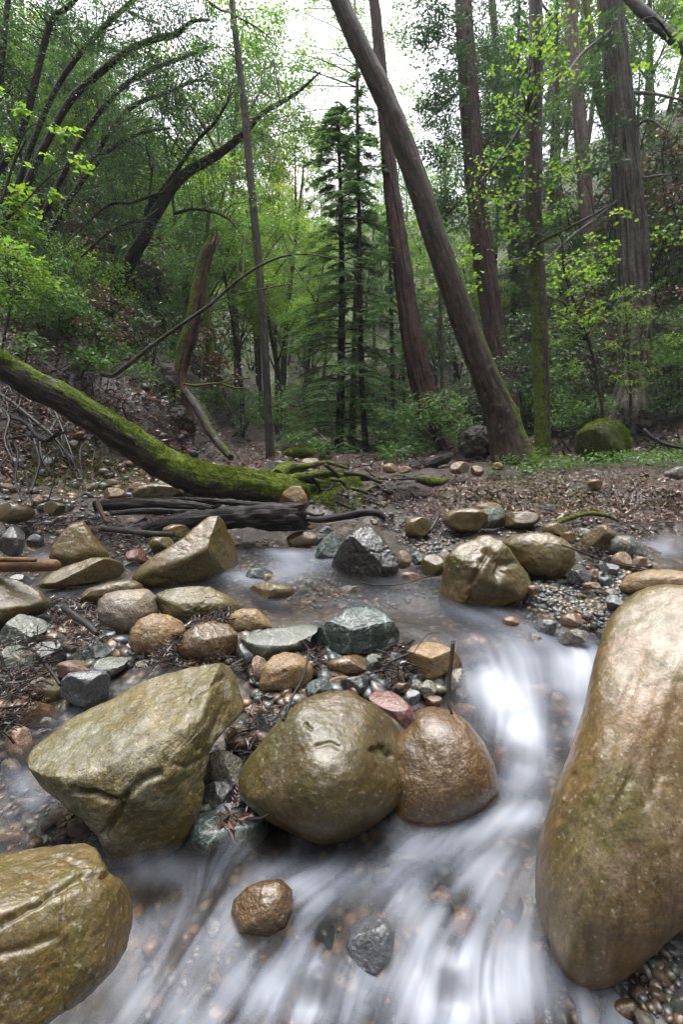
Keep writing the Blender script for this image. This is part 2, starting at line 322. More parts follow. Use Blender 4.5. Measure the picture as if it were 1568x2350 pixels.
def _ctl(L):
    L = np.array(L, float); p = Gz(L[:, 0], L[:, 1], L[:, 2])
    return np.arctan2(p[:, 0], p[:, 1]), np.log(np.hypot(p[:, 0], p[:, 1])), L[:, 2]
def idw(X, Y, ctl, vals=None, pw=3.0, eps=.012):
    u, v, z = ctl; z = z if vals is None else vals
    X = np.asarray(X, float); Y = np.asarray(Y, float); sh = X.shape; X = X.ravel(); Y = Y.ravel(); out = []
    for i in range(0, len(X), 20000):
        a = np.arctan2(X[i:i+20000], Y[i:i+20000])[:, None]; b = np.log(np.hypot(X[i:i+20000], Y[i:i+20000])+1e-6)[:, None]
        wt = ((a-u)**2+(b-v)**2+eps**2)**(-pw/2); out.append((wt@z)/(wt.sum(1) if np.ndim(z) == 1 else wt.sum(1)[:, None]))
    return np.concatenate(out).reshape(sh if np.ndim(z) == 1 else sh+(z.shape[1],))
GCT, WCT = _ctl(GC), _ctl(WC)
def toe(Y): return np.interp(Y, [0, 1.5, 2.6, 3.6, 4.6, 6, 8, 14, 30, 80], [-2.6, -2.6, -2.75, -2.65, -2.3, -1.65, -1.6, -1.9, -3, -6])
def height(X, Y, detail=True):
    X = np.asarray(X, float); Y = np.asarray(Y, float); r = np.hypot(X, Y)
    near = idw(X, Y, GCT); far = .47+.035*np.maximum(r-7, 0)+.3*np.maximum(Y-30, 0)
    t = sstep(4.5, 7, r); z = near*(1-t)+far*t
    z = z+.35*np.maximum(-Y-2.5, 0)  # unseen bank behind the camera, raised to darken the light from there
    back = sstep(.3, -.6, Y)*(Y > -2.5); z = z*(1-back)+(.1-.05)*back
    s = toe(Y)-X; n0 = noise3(np.stack([X*.9, Y*.9, 0*X], -1), 5)
    s = s+.25*n0
    z = z+.75*sstep(.0, .75, s)+.74*np.maximum(s-.7, 0)
    g = (X-2.5)*.8+(Y-7.5)*.6-2.4+.4*noise3(np.stack([X*.4, Y*.4, 0*X], -1), 6)
    g = np.where(Y > 3, g, -1); z = z+.72*np.maximum(g, 0)
    z = z+.55*np.maximum(X-(4.6), 0)*(Y <= 30)*sstep(2, 5, X)
    cap = 6+.24*r+.12*np.maximum(-X, 0); z = cap-np.log1p(np.exp(np.clip((cap-z)*1.5, -30, 30)))/1.5+0*z; z = np.where(r < 4, np.minimum(z, 9), z)
    if detail:
        p = np.stack([X, Y, 0*X], -1)
        k = np.clip((r-1.5)/4, .12, 1)
        z = z+k*.05*fbm(p*2.2, 4, 3)+.012*fbm(p*11, 3, 9)*np.clip(r/2, .3, 1)
        z = z+.10*sstep(-.1, .5, s)*fbm(np.stack([X*3, Y*3, z*4], -1), 4, 21)
    return z
def hit(x, y, dmax=60):
    """where the ray through a pixel meets the ground"""
    x = np.atleast_1d(np.asarray(x, float)); y = np.atleast_1d(np.asarray(y, float)); r = ray(x, y)
    D = np.geomspace(.35, dmax, 70); out = np.full(len(x), np.nan)
    pz = CAMZ+r[:, 2][:, None]*D; X = r[:, 0][:, None]*D; Y = r[:, 1][:, None]*D
    below = pz < height(X, Y, False); k = below.argmax(1); ok = below.any(1); k = np.maximum(k, 1)
    lo = D[k-1].copy(); hi = D[k].copy()
    for _ in range(7):
        m = (lo+hi)/2; u = (CAMZ+r[:, 2]*m) < height(r[:, 0]*m, r[:, 1]*m, False); hi = np.where(u, m, hi); lo = np.where(u, lo, m)
    out[ok] = hi[ok]; return out
def grid_faces(nr, nc, wrap=False):
    i = np.arange(nr-1)[:, None]; j = np.arange(nc if wrap else nc-1)[None, :]; j2 = (j+1) % nc
    return np.stack([i*nc+j, i*nc+j2, (i+1)*nc+j2, (i+1)*nc+j], -1).reshape(-1, 4)

def make_ground():
    rr = np.concatenate([[.02], np.geomspace(.3, 9, 300), np.geomspace(9.2, 120, 80)])
    az = np.concatenate([np.linspace(-46, 46, 400), np.linspace(47.5, 312.5, 90)])*math.pi/180
    R, A = np.meshgrid(rr, az, indexing='ij'); X = R*np.sin(A); Y = R*np.cos(A)
    Z = height(X, Y); V = np.stack([X, Y, Z], -1).reshape(-1, 3)
    f = grid_faces(len(rr), len(az), True)
    wl = idw(X, Y, WCT); inw = (R < 3.6)
    bed = np.where(inw, sstep(.06, .0, Z-wl), 0)*1.0
    bar = np.zeros_like(X)
    for (px, py, z, s) in [(1250,1350,.2,.5),(1400,1340,.2,.5),(1350,1430,.2,.35),(1000,1250,.2,.45),(900,1225,.2,.4),(400,1500,.1,.5),(100,1550,.1,.35),(800,1560,.1,.3),(1500,2300,.03,.3),(700,1170,.3,.35)]:
        q = Gz(px, py, z); bar = np.maximum(bar, np.exp(-((X-q[0])**2+(Y-q[1])**2)/s**2))
    bed = np.clip(np.maximum(bed, sstep(.3, .6, bar)), 0, 1)
    s = toe(Y)-X
    green = .25*sstep(1.0, 2.5, s)+.2*sstep(5, 9, R)+.25*noise3(np.stack([X*1.1, Y*1.1, 0*X], -1), 8)
    green = green+.35*sstep(8, 13, R)
    green = green-.5*((X > .3) & (Y < 5.2))*1.0
    me = mesh_np('ground', V, f, [M['ground']], True, {'green': green.ravel(), 'bed': bed.ravel()})
    tag(link('ground', me), 'dark leaf-strewn forest soil sloping down to the rocky creek bed', None, None, 'structure')
make_ground()

# ------------------------------------------------------------------ water: one sheet, streaks follow the current
FLOW = [((690,1265),(640,1330)),((760,1240),(700,1290)),((640,1320),(760,1380)),((560,1320),(700,1380)),((800,1400),(950,1425)),((1000,1420),(1130,1460)),((1130,1440),(1270,1490)),
 ((1200,1470),(1330,1520)),((1340,1500),(1270,1580)),((1080,1500),(1150,1590)),((1120,1560),(1200,1680)),((1270,1580),(1250,1700)),((1200,1680),(1190,1790)),((1300,1640),(1240,1780)),
 ((1190,1800),(1080,1880)),((1240,1850),(1050,1930)),((1100,1900),(900,1990)),((1050,1950),(850,2150)),((1150,1980),(1020,2150)),((900,1950),(700,2050)),((760,1960),(560,2010)),
 ((620,1980),(450,2080)),((500,2050),(380,2250)),((450,2200),(330,2345)),((700,2100),(620,2280)),((850,2150),(790,2340)),((1000,2180),(960,2340)),((1100,2180),(1150,2340)),((1200,2120),(1260,2300)),
 ((330,1975),(480,2010)),((0,1790),(110,1850)),((60,1860),(220,1950)),((150,1650),(60,1740)),((200,1340),(400,1355)),((400,1350),(560,1380)),((1568,1255),(1430,1275)),((60,1260),(120,1310)),((960,1290),(900,1330)),((1350,2250),(1350,2345))]
FOAM = [ # px, py, rx, ry, amount
 (1110,1560,55,45,.95),(1165,1610,60,55,1.1),(1200,1665,60,55,1.1),(1215,1740,50,55,.65),(1260,1545,90,40,.8),(1345,1505,60,35,.75),(1330,1560,40,50,.6),(1330,1660,30,60,.7),(1180,1800,60,35,.55),
 (1190,1868,90,28,1.0),(1085,1905,90,32,.9),(990,1945,80,32,.55),(1130,1985,110,45,.4),(900,2030,90,60,.35),(740,2010,110,45,.55),(700,2060,90,60,.3),(330,1985,80,28,.6),(470,2010,80,35,.25),
 (560,2160,70,60,.22),(430,2120,60,60,.25),(720,2290,85,80,.9),(1040,2290,110,85,1.0),(1040,2200,160,50,.55),(900,2170,90,60,.25),(500,2290,120,70,.25),(1150,2060,110,80,.25),(850,2250,70,90,.3),(1180,2250,90,90,.35),
 (590,1325,75,18,.7),(680,1300,60,25,.55),(660,1265,50,14,.8),(800,1385,90,10,.3),(930,1370,60,10,.3),(745,1270,30,25,.5),(1000,1400,80,18,.22),(1130,1420,80,25,.3),(1230,1465,80,30,.5),(1080,1475,60,22,.45),(1180,1500,60,25,.4),
 (1490,1262,60,12,.8),(1540,1250,50,10,.5),(100,1282,40,12,.7),(60,1790,60,25,.55),(95,1840,60,25,.55),(40,1890,60,40,.2),(215,1935,40,50,.45),(150,1665,40,20,.3),(900,1300,25,20,.6),(820,1240,20,14,.5)]
def make_water():
    nr, nc = 560, 480
    rr = np.geomspace(.42, 4.3, nr); az = np.linspace(-44, 44, nc)*math.pi/180
    R, A = np.meshgrid(rr, az, indexing='ij'); X = R*np.sin(A); Y = R*np.cos(A)
    Z = idw(X, Y, WCT)
    fl = np.array([[*a, *b] for a, b in FLOW], float); p0 = Gz(fl[:, 0], fl[:, 1], .05); p1 = Gz(fl[:, 2], fl[:, 3], .05)
    mid = (p0+p1)/2; dv = (p1-p0)[:, :2]; dv /= np.linalg.norm(dv, axis=1)[:, None]
    ct = (np.arctan2(mid[:, 0], mid[:, 1]), np.log(np.hypot(mid[:, 0], mid[:, 1])), None)
    D = idw(X, Y, ct, dv, 2.2, .09); D /= np.linalg.norm(D, axis=-1)[..., None]+1e-9
    # grid velocity (rings and columns per unit): radial and angular steps
    dr = (D[..., 0]*np.sin(A)+D[..., 1]*np.cos(A))/R/math.log(rr[1]/rr[0]); da = (D[..., 0]*np.cos(A)-D[..., 1]*np.sin(A))/R/(az[1]-az[0])
    q = np.hypot(dr, da)+1e-9; dr /= q; da /= q
    rng = np.random.default_rng(4)
    def lic(src, n):
        acc = src.copy(); cnt = 1
        for sg in (1, -1):
            I, J = np.meshgrid(np.arange(nr, dtype=float), np.arange(nc, dtype=float), indexing='ij')
            for k in range(n):
                i0 = np.clip(I.astype(int), 0, nr-1); j0 = np.clip(J.astype(int), 0, nc-1)
                I = np.clip(I+sg*dr[i0, j0]*1.0, 0, nr-1.01); J = np.clip(J+sg*da[i0, j0]*1.0, 0, nc-1.01)
                i0 = I.astype(int); j0 = J.astype(int); fi = I-i0; fj = J-j0
                v = src[i0, j0]*(1-fi)*(1-fj)+src[np.minimum(i0+1, nr-1), j0]*fi*(1-fj)+src[i0, np.minimum(j0+1, nc-1)]*(1-fi)*fj+src[np.minimum(i0+1, nr-1), np.minimum(j0+1, nc-1)]*fi*fj
                acc += v; cnt += 1
        return acc/cnt
    def blur(a, k):
        ker = np.hanning(2*k+3)[1:-1]; ker /= ker.sum()
        a = np.apply_along_axis(lambda m: np.convolve(np.pad(m, k, 'edge'), ker, 'valid'), 0, a)
        return np.apply_along_axis(lambda m: np.convolve(np.pad(m, k, 'edge'), ker, 'valid'), 1, a)
    fine = lic(blur(rng.standard_normal((nr, nc)), 1), 26); mid_ = lic(blur(rng.standard_normal((nr, nc)), 3), 40); big = lic(blur(rng.standard_normal((nr, nc)), 9), 60)
    nz = lambda a: (a-a.mean())/a.std()
    L = .07*nz(fine)+.26*nz(mid_)+.75*nz(big)
    px, py, _ = to_px(np.stack([X, Y, Z], -1)); f = np.zeros_like(X)
    for (a, b, rx, ry, am) in FOAM: f += am*np.exp(-(((px-a)/rx)**2+((py-b)/ry)**2)*1.1)
    # the aerated water is carried along with the current
    f = lic(f, 10)
    lower = sstep(1.05, .8, R)
    veil = .14*lower+.015
    big2 = nz(blur(rng.standard_normal((nr, nc)), 26)); foam = np.clip(f, 0, 3)**1.5*.66*(1+.28*L)+np.clip(veil*(1+.8*L+.9*big2), 0, 1); foam = .95*(1-np.exp(-1.25*np.clip(foam, 0, 4)))
    Z = Z+(.002+.003*np.clip(f, 0, 1))*L*np.clip(R, .4, 1.5)*(.35+.65*np.clip(f*1.5, 0, 1))
    V = np.stack([X, Y, Z], -1).reshape(-1, 3)
    keep = (Z > height(X, Y, False)-.03).ravel()
    fc = grid_faces(nr, nc); fc = fc[keep[fc].any(1)]
    use = np.unique(fc); mp = np.full(len(V), -1); mp[use] = np.arange(len(use))
    me = mesh_np('stream_water', V[use], mp[fc], [M['water']], True, {'foam': foam.ravel()[use], 'lic': L.ravel()[use]*.5+.5})
    tag(link('stream_water', me), 'silky white creek water sliding between boulders over brown stones', None, None, 'structure')
make_water()
# ------------------------------------------------------------------ boulders and cobbles
_ico = {}
def ico(n):
    if n not in _ico:
        b = bmesh.new(); bmesh.ops.create_icosphere(b, subdivisions=n, radius=1)
        _ico[n] = (np.array([v.co[:] for v in b.verts]), np.array([[v.index for v in f.verts] for f in b.faces])); b.free()
    return _ico[n]
def norm(v): v = np.asarray(v, float); return v/np.linalg.norm(v)
def ell(x0, y0, x1, y1, seed=0, n=14, k=.12, tilt=0):
    """a rounded, uneven outline filling a pixel box"""
    r = np.random.default_rng(seed+77); a = np.linspace(0, 2*math.pi, n, endpoint=False)
    ra = 1+k*np.convolve(np.tile(r.uniform(-1, 1, n), 3), [.25, .5, .25], 'same')[n:2*n]*1.4
    e = .86; cx = np.sign(np.cos(a))*np.abs(np.cos(a))**e; sy = np.sign(np.sin(a))*np.abs(np.sin(a))**e
    X = cx*ra*(x1-x0)/2; Y = sy*ra*(y1-y0)/2; c, s = math.cos(tilt), math.sin(tilt)
    return [((x0+x1)/2+c*u-s*v, (y0+y1)/2+s*u+c*v) for u, v in zip(X, Y)]
def rock(pts, label, mat, z=0., d=None, depth=.9, cuts=(), e=.8, amp=.03, rg=.0, sub=5, seed=0, cracks=(), name='boulder', cat='boulder', group=None, push=.35, soft=2, fac=0):
    """pts: silhouette in photo pixels; z: ground height under its lowest point; depth: thickness along the view over mean half width.
    cuts: (right, up, toward, offset, softness) planes that flatten faces; cracks: (pixel polyline, width px, depth px); fac: random facets"""
    pts = np.array(pts, float); c0 = (pts.max(0)+pts.min(0))/2; c0 = .5*c0+.5*pts.mean(0)
    if d is None:
        k = pts[:, 1].argmax(); B = Gz(pts[k, 0], pts[k, 1], z); D0 = (B-CAM)@FW
        half = np.hypot(*(pts-c0).T).mean()/F_PX*D0; D = D0+push*half
    else: D = d
    Cn = P(c0[0], c0[1], D); wv = norm(CAM-Cn); rv = norm(np.cross(UP, wv)); uv = np.cross(wv, rv)
    rr = ray(pts[:, 0], pts[:, 1]); t = ((Cn-CAM)@wv)/(rr@wv); Q = CAM+rr*t[:, None]-Cn
    q = np.stack([Q@rv, Q@uv], 1); m = np.hypot(q[:, 0], q[:, 1]).mean()
    ang = np.linspace(-math.pi, math.pi, 361)[:-1]; R = np.zeros(360)
    a = q; b = np.roll(q, -1, 0)
    for i, th in enumerate(ang):
        dx, dy = math.cos(th), math.sin(th); ex, ey = (b-a)[:, 0], (b-a)[:, 1]
        den = dx*ey-dy*ex; den = np.where(abs(den) < 1e-12, 1e-12, den)
        s = (a[:, 0]*ey-a[:, 1]*ex)/den; u = (a[:, 0]*dy-a[:, 1]*dx)/den
        ok = (s > 0) & (u >= -1e-6) & (u <= 1+1e-6); R[i] = s[ok].max() if ok.any() else m
    for _ in range(soft*6): R = .5*R+.25*(np.roll(R, 1)+np.roll(R, -1))
    V, Fc = ico(sub); th = np.arctan2(V[:, 1], V[:, 0]); s = np.hypot(V[:, 0], V[:, 1])
    Rt = np.interp(th, np.append(ang, math.pi), np.append(R, R[0]))
    sn = s**e; cn = np.sign(V[:, 2])*np.abs(V[:, 2])**e; k = (np.abs(sn)**(2/e)+np.abs(cn)**(2/e))**0
    x = Rt*sn*np.cos(th); y = Rt*sn*np.sin(th); zz = m*depth*cn
    L = np.stack([x, y, zz], 1)
    rg_ = np.random.default_rng(seed+5)
    cuts = list(cuts)
    for _ in range(fac):
        n = norm([rg_.uniform(-.8, .8), rg_.uniform(-.5, .9), rg_.uniform(.35, 1)]); cuts.append((*n, rg_.uniform(.55, .8), .02))
    for (nx, ny, nz, off, *sf) in cuts:
        n = norm([nx, ny, nz]); sf = (sf[0] if sf else .03)*m; h = L@n-off*m
        dd = np.where(h > 4*sf, h, sf*np.log1p(np.exp(np.clip(h/sf, -30, 4.01)))) - 0
        L = L-np.maximum(dd-sf*.0, 0)[:, None]*n*.94
    sd = seed*3.7
    p = L/m
    nr = norm_rows(L)
    dsp = amp*(1.0*fbm(p*1.3+sd, 2, seed)+.55*fbm(p*3.4+sd, 4, seed+3))
    dsp = dsp+.26*amp*fbm(p*11+sd, 3, seed+8)+.10*amp*fbm(p*27+sd, 2, seed+5)
    if rg: dsp = dsp-rg*np.clip(.22-np.abs(fbm(p*2.2+sd+4, 4, seed+9)), 0, 1)*2.2-rg*.5*np.clip(.2-np.abs(fbm(p*5.5+sd, 3, seed+2)), 0, 1)*2
    L = L+nr*(dsp*m)[:, None]
    W = Cn+L[:, :1]*rv+L[:, 1:2]*uv+L[:, 2:3]*wv
    for (pl, wpx, dpx) in cracks:
        px, py, dd = to_px(W); pl = np.array(pl, float); best = np.full(len(W), 1e9); sgn = np.zeros(len(W))
        px = px+wpx*.6*noise3(p*9, 3); py = py+wpx*.6*noise3(p*9, 5)
        for i in range(len(pl)-1):
            v = pl[i+1]-pl[i]; tt = np.clip(((px-pl[i, 0])*v[0]+(py-pl[i, 1])*v[1])/(v@v), 0, 1)
            ds = np.hypot(px-pl[i, 0]-tt*v[0], py-pl[i, 1]-tt*v[1]); best = np.minimum(best, ds)
        g = np.exp(-(best/wpx)**2)*(L[:, 2] > 0)
        W = W-nr_w(nr, rv, uv, wv)*(g*dpx/F_PX*D)[:, None]
    base = Cn.copy(); base[2] = W[:, 2].min()
    me = mesh_np(name, W-base, [Fc], [M[mat]], True)
    o = link(name, me, loc=base)
    ROCKS.append((name, Cn, m)); tag(o, label, cat, group); return o
def norm_rows(a): return a/(np.linalg.norm(a, axis=1)[:, None]+1e-12)
def nr_w(n, rv, uv, wv): return n[:, :1]*rv+n[:, 1:2]*uv+n[:, 2:3]*wv
ROCKS = []
def bx(x0, y0, x1, y1): return (x0, y0, x1, y1)

# the big ones
rock([(66,1750),(72,1715),(92,1690),(145,1643),(240,1593),(290,1562),(365,1535),(450,1520),(540,1514),(568,1535),(590,1590),(572,1628),(512,1673),(478,1723),(468,1783),(458,1853),(440,1903),(418,1945),(380,1975),(300,1995),(250,1992),(228,1915),(170,1862),(110,1815)],
     'huge olive flat-topped boulder with a cracked grey-green face, left of the centre', 'slab', z=-.05, depth=.62, e=.62, sub=7, seed=1, amp=.035, soft=1,
     cuts=[(-.22,.72,.66,.50,.03),(.55,-.30,.75,.66,.02),(-.35,-.62,.68,.74,.03),(.10,-.62,.75,.62,.02),(.8,.1,.55,.80,.02)],
     cracks=[([(172,1812),(215,1818),(245,1832),(275,1842),(300,1815),(330,1790),(370,1775)],7,22),([(440,1575),(445,1620),(440,1680),(455,1720)],4,7),([(540,1540),(500,1560),(460,1585),(440,1610)],6,9),([(240,1912),(262,1880),(280,1850)],7,20),([(458,1740),(430,1760),(400,1752)],4,6),([(545,1600),(520,1620),(480,1700),(465,1790)],8,8)])
rock([(545,1800),(552,1765),(575,1735),(610,1690),(655,1640),(700,1602),(755,1583),(800,1582),(850,1608),(900,1640),(930,1680),(946,1730),(940,1790),(915,1840),(870,1888),(800,1930),(740,1940),(680,1920),(620,1885),(565,1835)],
     'round smooth olive-brown boulder in the middle of the foreground', 'olive', z=-.06, depth=1.0, e=.86, sub=7, seed=2, amp=.022,
     cuts=[(.12,.62,.75,.78,.05),(-.55,.25,.78,.84,.08),(.75,.25,.6,.86,.08)],
     cracks=[([(728,1712),(755,1706),(775,1716)],6,4),([(855,1720),(880,1718),(895,1735)],7,12),([(700,1660),(715,1672)],4,5)])
rock([(900,1700),(935,1665),(952,1634),(990,1622),(1030,1630),(1075,1655),(1110,1700),(1136,1760),(1146,1815),(1110,1860),(1040,1905),(970,1925),(900,1910),(880,1800)],
     'wet brown domed boulder with pale grooves, half in the water right of the round boulder', 'brown', z=-.08, depth=.9, e=.9, sub=6, seed=3, amp=.02,
     cracks=[([(1000,1715),(1005,1760),(1008,1800)],12,3.5),([(960,1720),(965,1780)],13,3),([(1040,1720),(1062,1790)],12,2.5)])
rock([(1232,2010),(1240,1930),(1274,1819),(1310,1730),(1340,1640),(1365,1540),(1385,1460),(1410,1405),(1440,1372),(1480,1350),(1530,1343),(1600,1350),(1680,1400),(1720,1600),(1720,1850),(1650,2040),(1568,2100),(1484,2182),(1429,2240),(1379,2264),(1324,2256),(1289,2234),(1262,2140),(1236,2070)],
     'tall leaning tan and pink boulder filling the right edge', 'tall', d=1.02, depth=.75, e=.8, sub=7, seed=4, amp=.02,
     cuts=[(-.2,.45,.85,.74,.05),(.45,0,.85,.62,.06),(-.75,.0,.6,.66,.06),(.3,-.6,.7,.9,.05)],
     cracks=[([(1480,1500),(1440,1600),(1410,1700),(1380,1800),(1350,1900)],14,5),([(1540,1500),(1500,1650),(1440,1800),(1400,1880)],7,5),([(1568,1560),(1530,1700),(1480,1850)],16,5),([(1320,1780),(1290,1880)],8,5)])
rock([(-90,1965),(0,1945),(80,1932),(190,1929),(218,1945),(240,1990),(255,2008),(280,2019),(297,2054),(306,2109),(296,2165),(265,2225),(210,2275),(150,2319),(90,2365),(20,2430),(-120,2450),(-200,2200),(-160,2020)],
     'green and ochre fissured boulder in the bottom left corner', 'olive', d=.72, depth=.6, e=.68, sub=7, seed=5, amp=.028, soft=1,
     cuts=[(.1,.75,.6,.62,.03),(.75,-.1,.6,.80,.05),(-.1,-.35,.9,.56,.04)],
     cracks=[([(-20,2130),(30,2105),(90,2070),(150,2030),(195,2006),(250,2005)],7,16),([(150,2045),(140,2120),(145,2200),(148,2320)],3,5),([(0,2190),(60,2175),(130,2150)],9,8),([(40,1975),(110,1955),(190,1985)],6,7)])
# lower pool stones
rock([(530,2095),(535,2065),(565,2035),(600,2020),(645,2016),(672,2040),(672,2090),(655,2130),(615,2150),(550,2142)], 'rust brown pointed stone poking out of the foreground rapids', 'brown', z=-.02, sub=6, seed=6, depth=.85, e=.9, cuts=[(-.5, .2, .8, .72, .04)], amp=.03)
rock([(795,2170),(808,2115),(845,2092),(890,2108),(908,2140),(898,2200),(865,2240),(815,2225)], 'grey speckled stone just above the foam at the bottom centre', 'grey', z=-.025, sub=5, seed=7, depth=.8, fac=2)
rock(ell(1195,2150,1275,2230,8), 'dark stone sunk under water at the foot of the tall boulder', 'brown', z=-.10, sub=4, seed=8)
rock([(432,1938),(442,1900),(452,1868),(520,1850),(600,1858),(612,1880),(614,1915),(585,1945),(520,1958),(455,1958)], 'blocky green veined stone at the water line under the round boulder', 'serp', z=-.05, sub=5, seed=9, depth=.7, e=.55, cuts=[(0,.8,.6,.45,.02)], amp=.03, rg=.05)
rock(ell(985,2040,1035,2080,33), 'small cream stone seen through the fast water', 'pink', z=-.06, sub=3, seed=10)
rock(ell(1030,2080,1095,2170,34), 'amber stone seen through the fast water', 'orange', z=-.08, sub=4, seed=11)
rock(ell(850,1985,905,2040,35), 'bluish stone under a veil of water below the brown dome', 'slate', z=-.05, sub=4, seed=12)
rock(ell(845,1950,1000,1995,40), 'low dark stone hidden in the shade below the brown dome', 'slate', z=-.07, sub=4, seed=12)
rock([(1205,1620),(1235,1578),(1290,1590),(1335,1635),(1340,1680),(1290,1715),(1240,1700)], 'orange submerged boulder in the white cascade', 'orange', z=-.16, sub=5, seed=13, depth=.5)
rock(ell(1180,1565,1270,1615,37), 'amber submerged stone at the lip of the cascade', 'orange', z=-.02, sub=4, seed=14, depth=.5)
rock(ell(1130,1700,1180,1790,38), 'orange stone pressed against the brown dome in the cascade', 'orange', z=-.09, sub=4, seed=15)
rock([(1045,1500),(1050,1470),(1085,1452),(1120,1462),(1145,1490),(1152,1512),(1130,1530),(1080,1532)], 'red-brown slick dome of rock under the sliding water', 'brown', z=.04, sub=5, seed=16, depth=.8)
for i, (x0, y0, x1, y1, mt, lb) in enumerate([
 (1485,2235,1568,2330,'slate','black pebbly stone in the bottom right corner'),(1400,2290,1470,2349,'brown','brown stone under shallow water in the bottom right'),
 (20,1825,105,1862,'grey','wet flat stone under the small rapid at the left edge'),(150,1885,215,1930,'brown','brown stone under the left rivulet'),
 (0,1905,70,1940,'orange','tan stones under the left rivulet beside the corner boulder')]):
    rock(ell(x0,y0,x1,y1,50+i), lb, mt, z=-.02, sub=4, seed=50+i)
# middle cluster
MID = [
 ([(593,1574),(602,1530),(626,1503),(653,1494),(683,1500),(711,1517),(722,1540),(714,1564),(687,1581),(650,1589),(605,1587)],'tan','ochre rounded boulder above the gap between slab and round boulder',.07,5,dict(cuts=[(-.2,.7,.65,.75,.05),(.3,-.4,.85,.8,.03)],cracks=[([(615,1558),(635,1552),(655,1540)],3,5)])),
 ([(708,1469),(724,1445),(755,1425),(790,1395),(820,1388),(855,1388),(882,1400),(905,1425),(919,1452),(915,1478),(898,1496),(860,1502),(800,1503),(760,1495),(716,1486)],'serp','big dark green angular serpentine rock at the edge of the upper pool',.11,6,dict(e=.62,rg=.07,cuts=[(0,.78,.62,.42,.03),(-.5,-.2,.84,.6,.02),(.35,-.35,.86,.55,.02)])),
 ([(548,1462),(600,1446),(650,1438),(700,1430),(730,1433),(731,1443),(698,1468),(694,1489),(650,1498),(600,1512),(570,1500)],'green','pale grey-green slab behind the ochre boulder',.10,5,dict(e=.6,cuts=[(0,.75,.66,.45,.02)])),
 ([(548,1478),(562,1470),(590,1498),(585,1520),(560,1525),(548,1505)],'grey','bluish violet chunk against the big slab',.10,4,dict(fac=2)),
 ([(932,1500),(949,1479),(979,1470),(1006,1474),(1047,1493),(1062,1518),(1054,1536),(1034,1543),(986,1558),(955,1548),(936,1530)],'tan','tan angular rock with red twigs lying on top',.09,5,dict(e=.66,cuts=[(-.1,.75,.6,.55,.02),(.5,-.3,.8,.62,.02),(-.5,-.4,.75,.66,.02)])),
 ([(843,1598),(860,1583),(898,1584),(925,1602),(947,1624),(954,1652),(930,1674),(905,1650),(870,1622)],'red','purple-red rock wedged on top of the round boulder',.10,5,dict(d=1.12,cuts=[(0,.75,.65,.5,.02)],e=.7)),
]
for pts, mt, lb, z, sub, kw in MID: rock(pts, lb, mt, z=z, sub=sub, seed=len(lb), **kw)
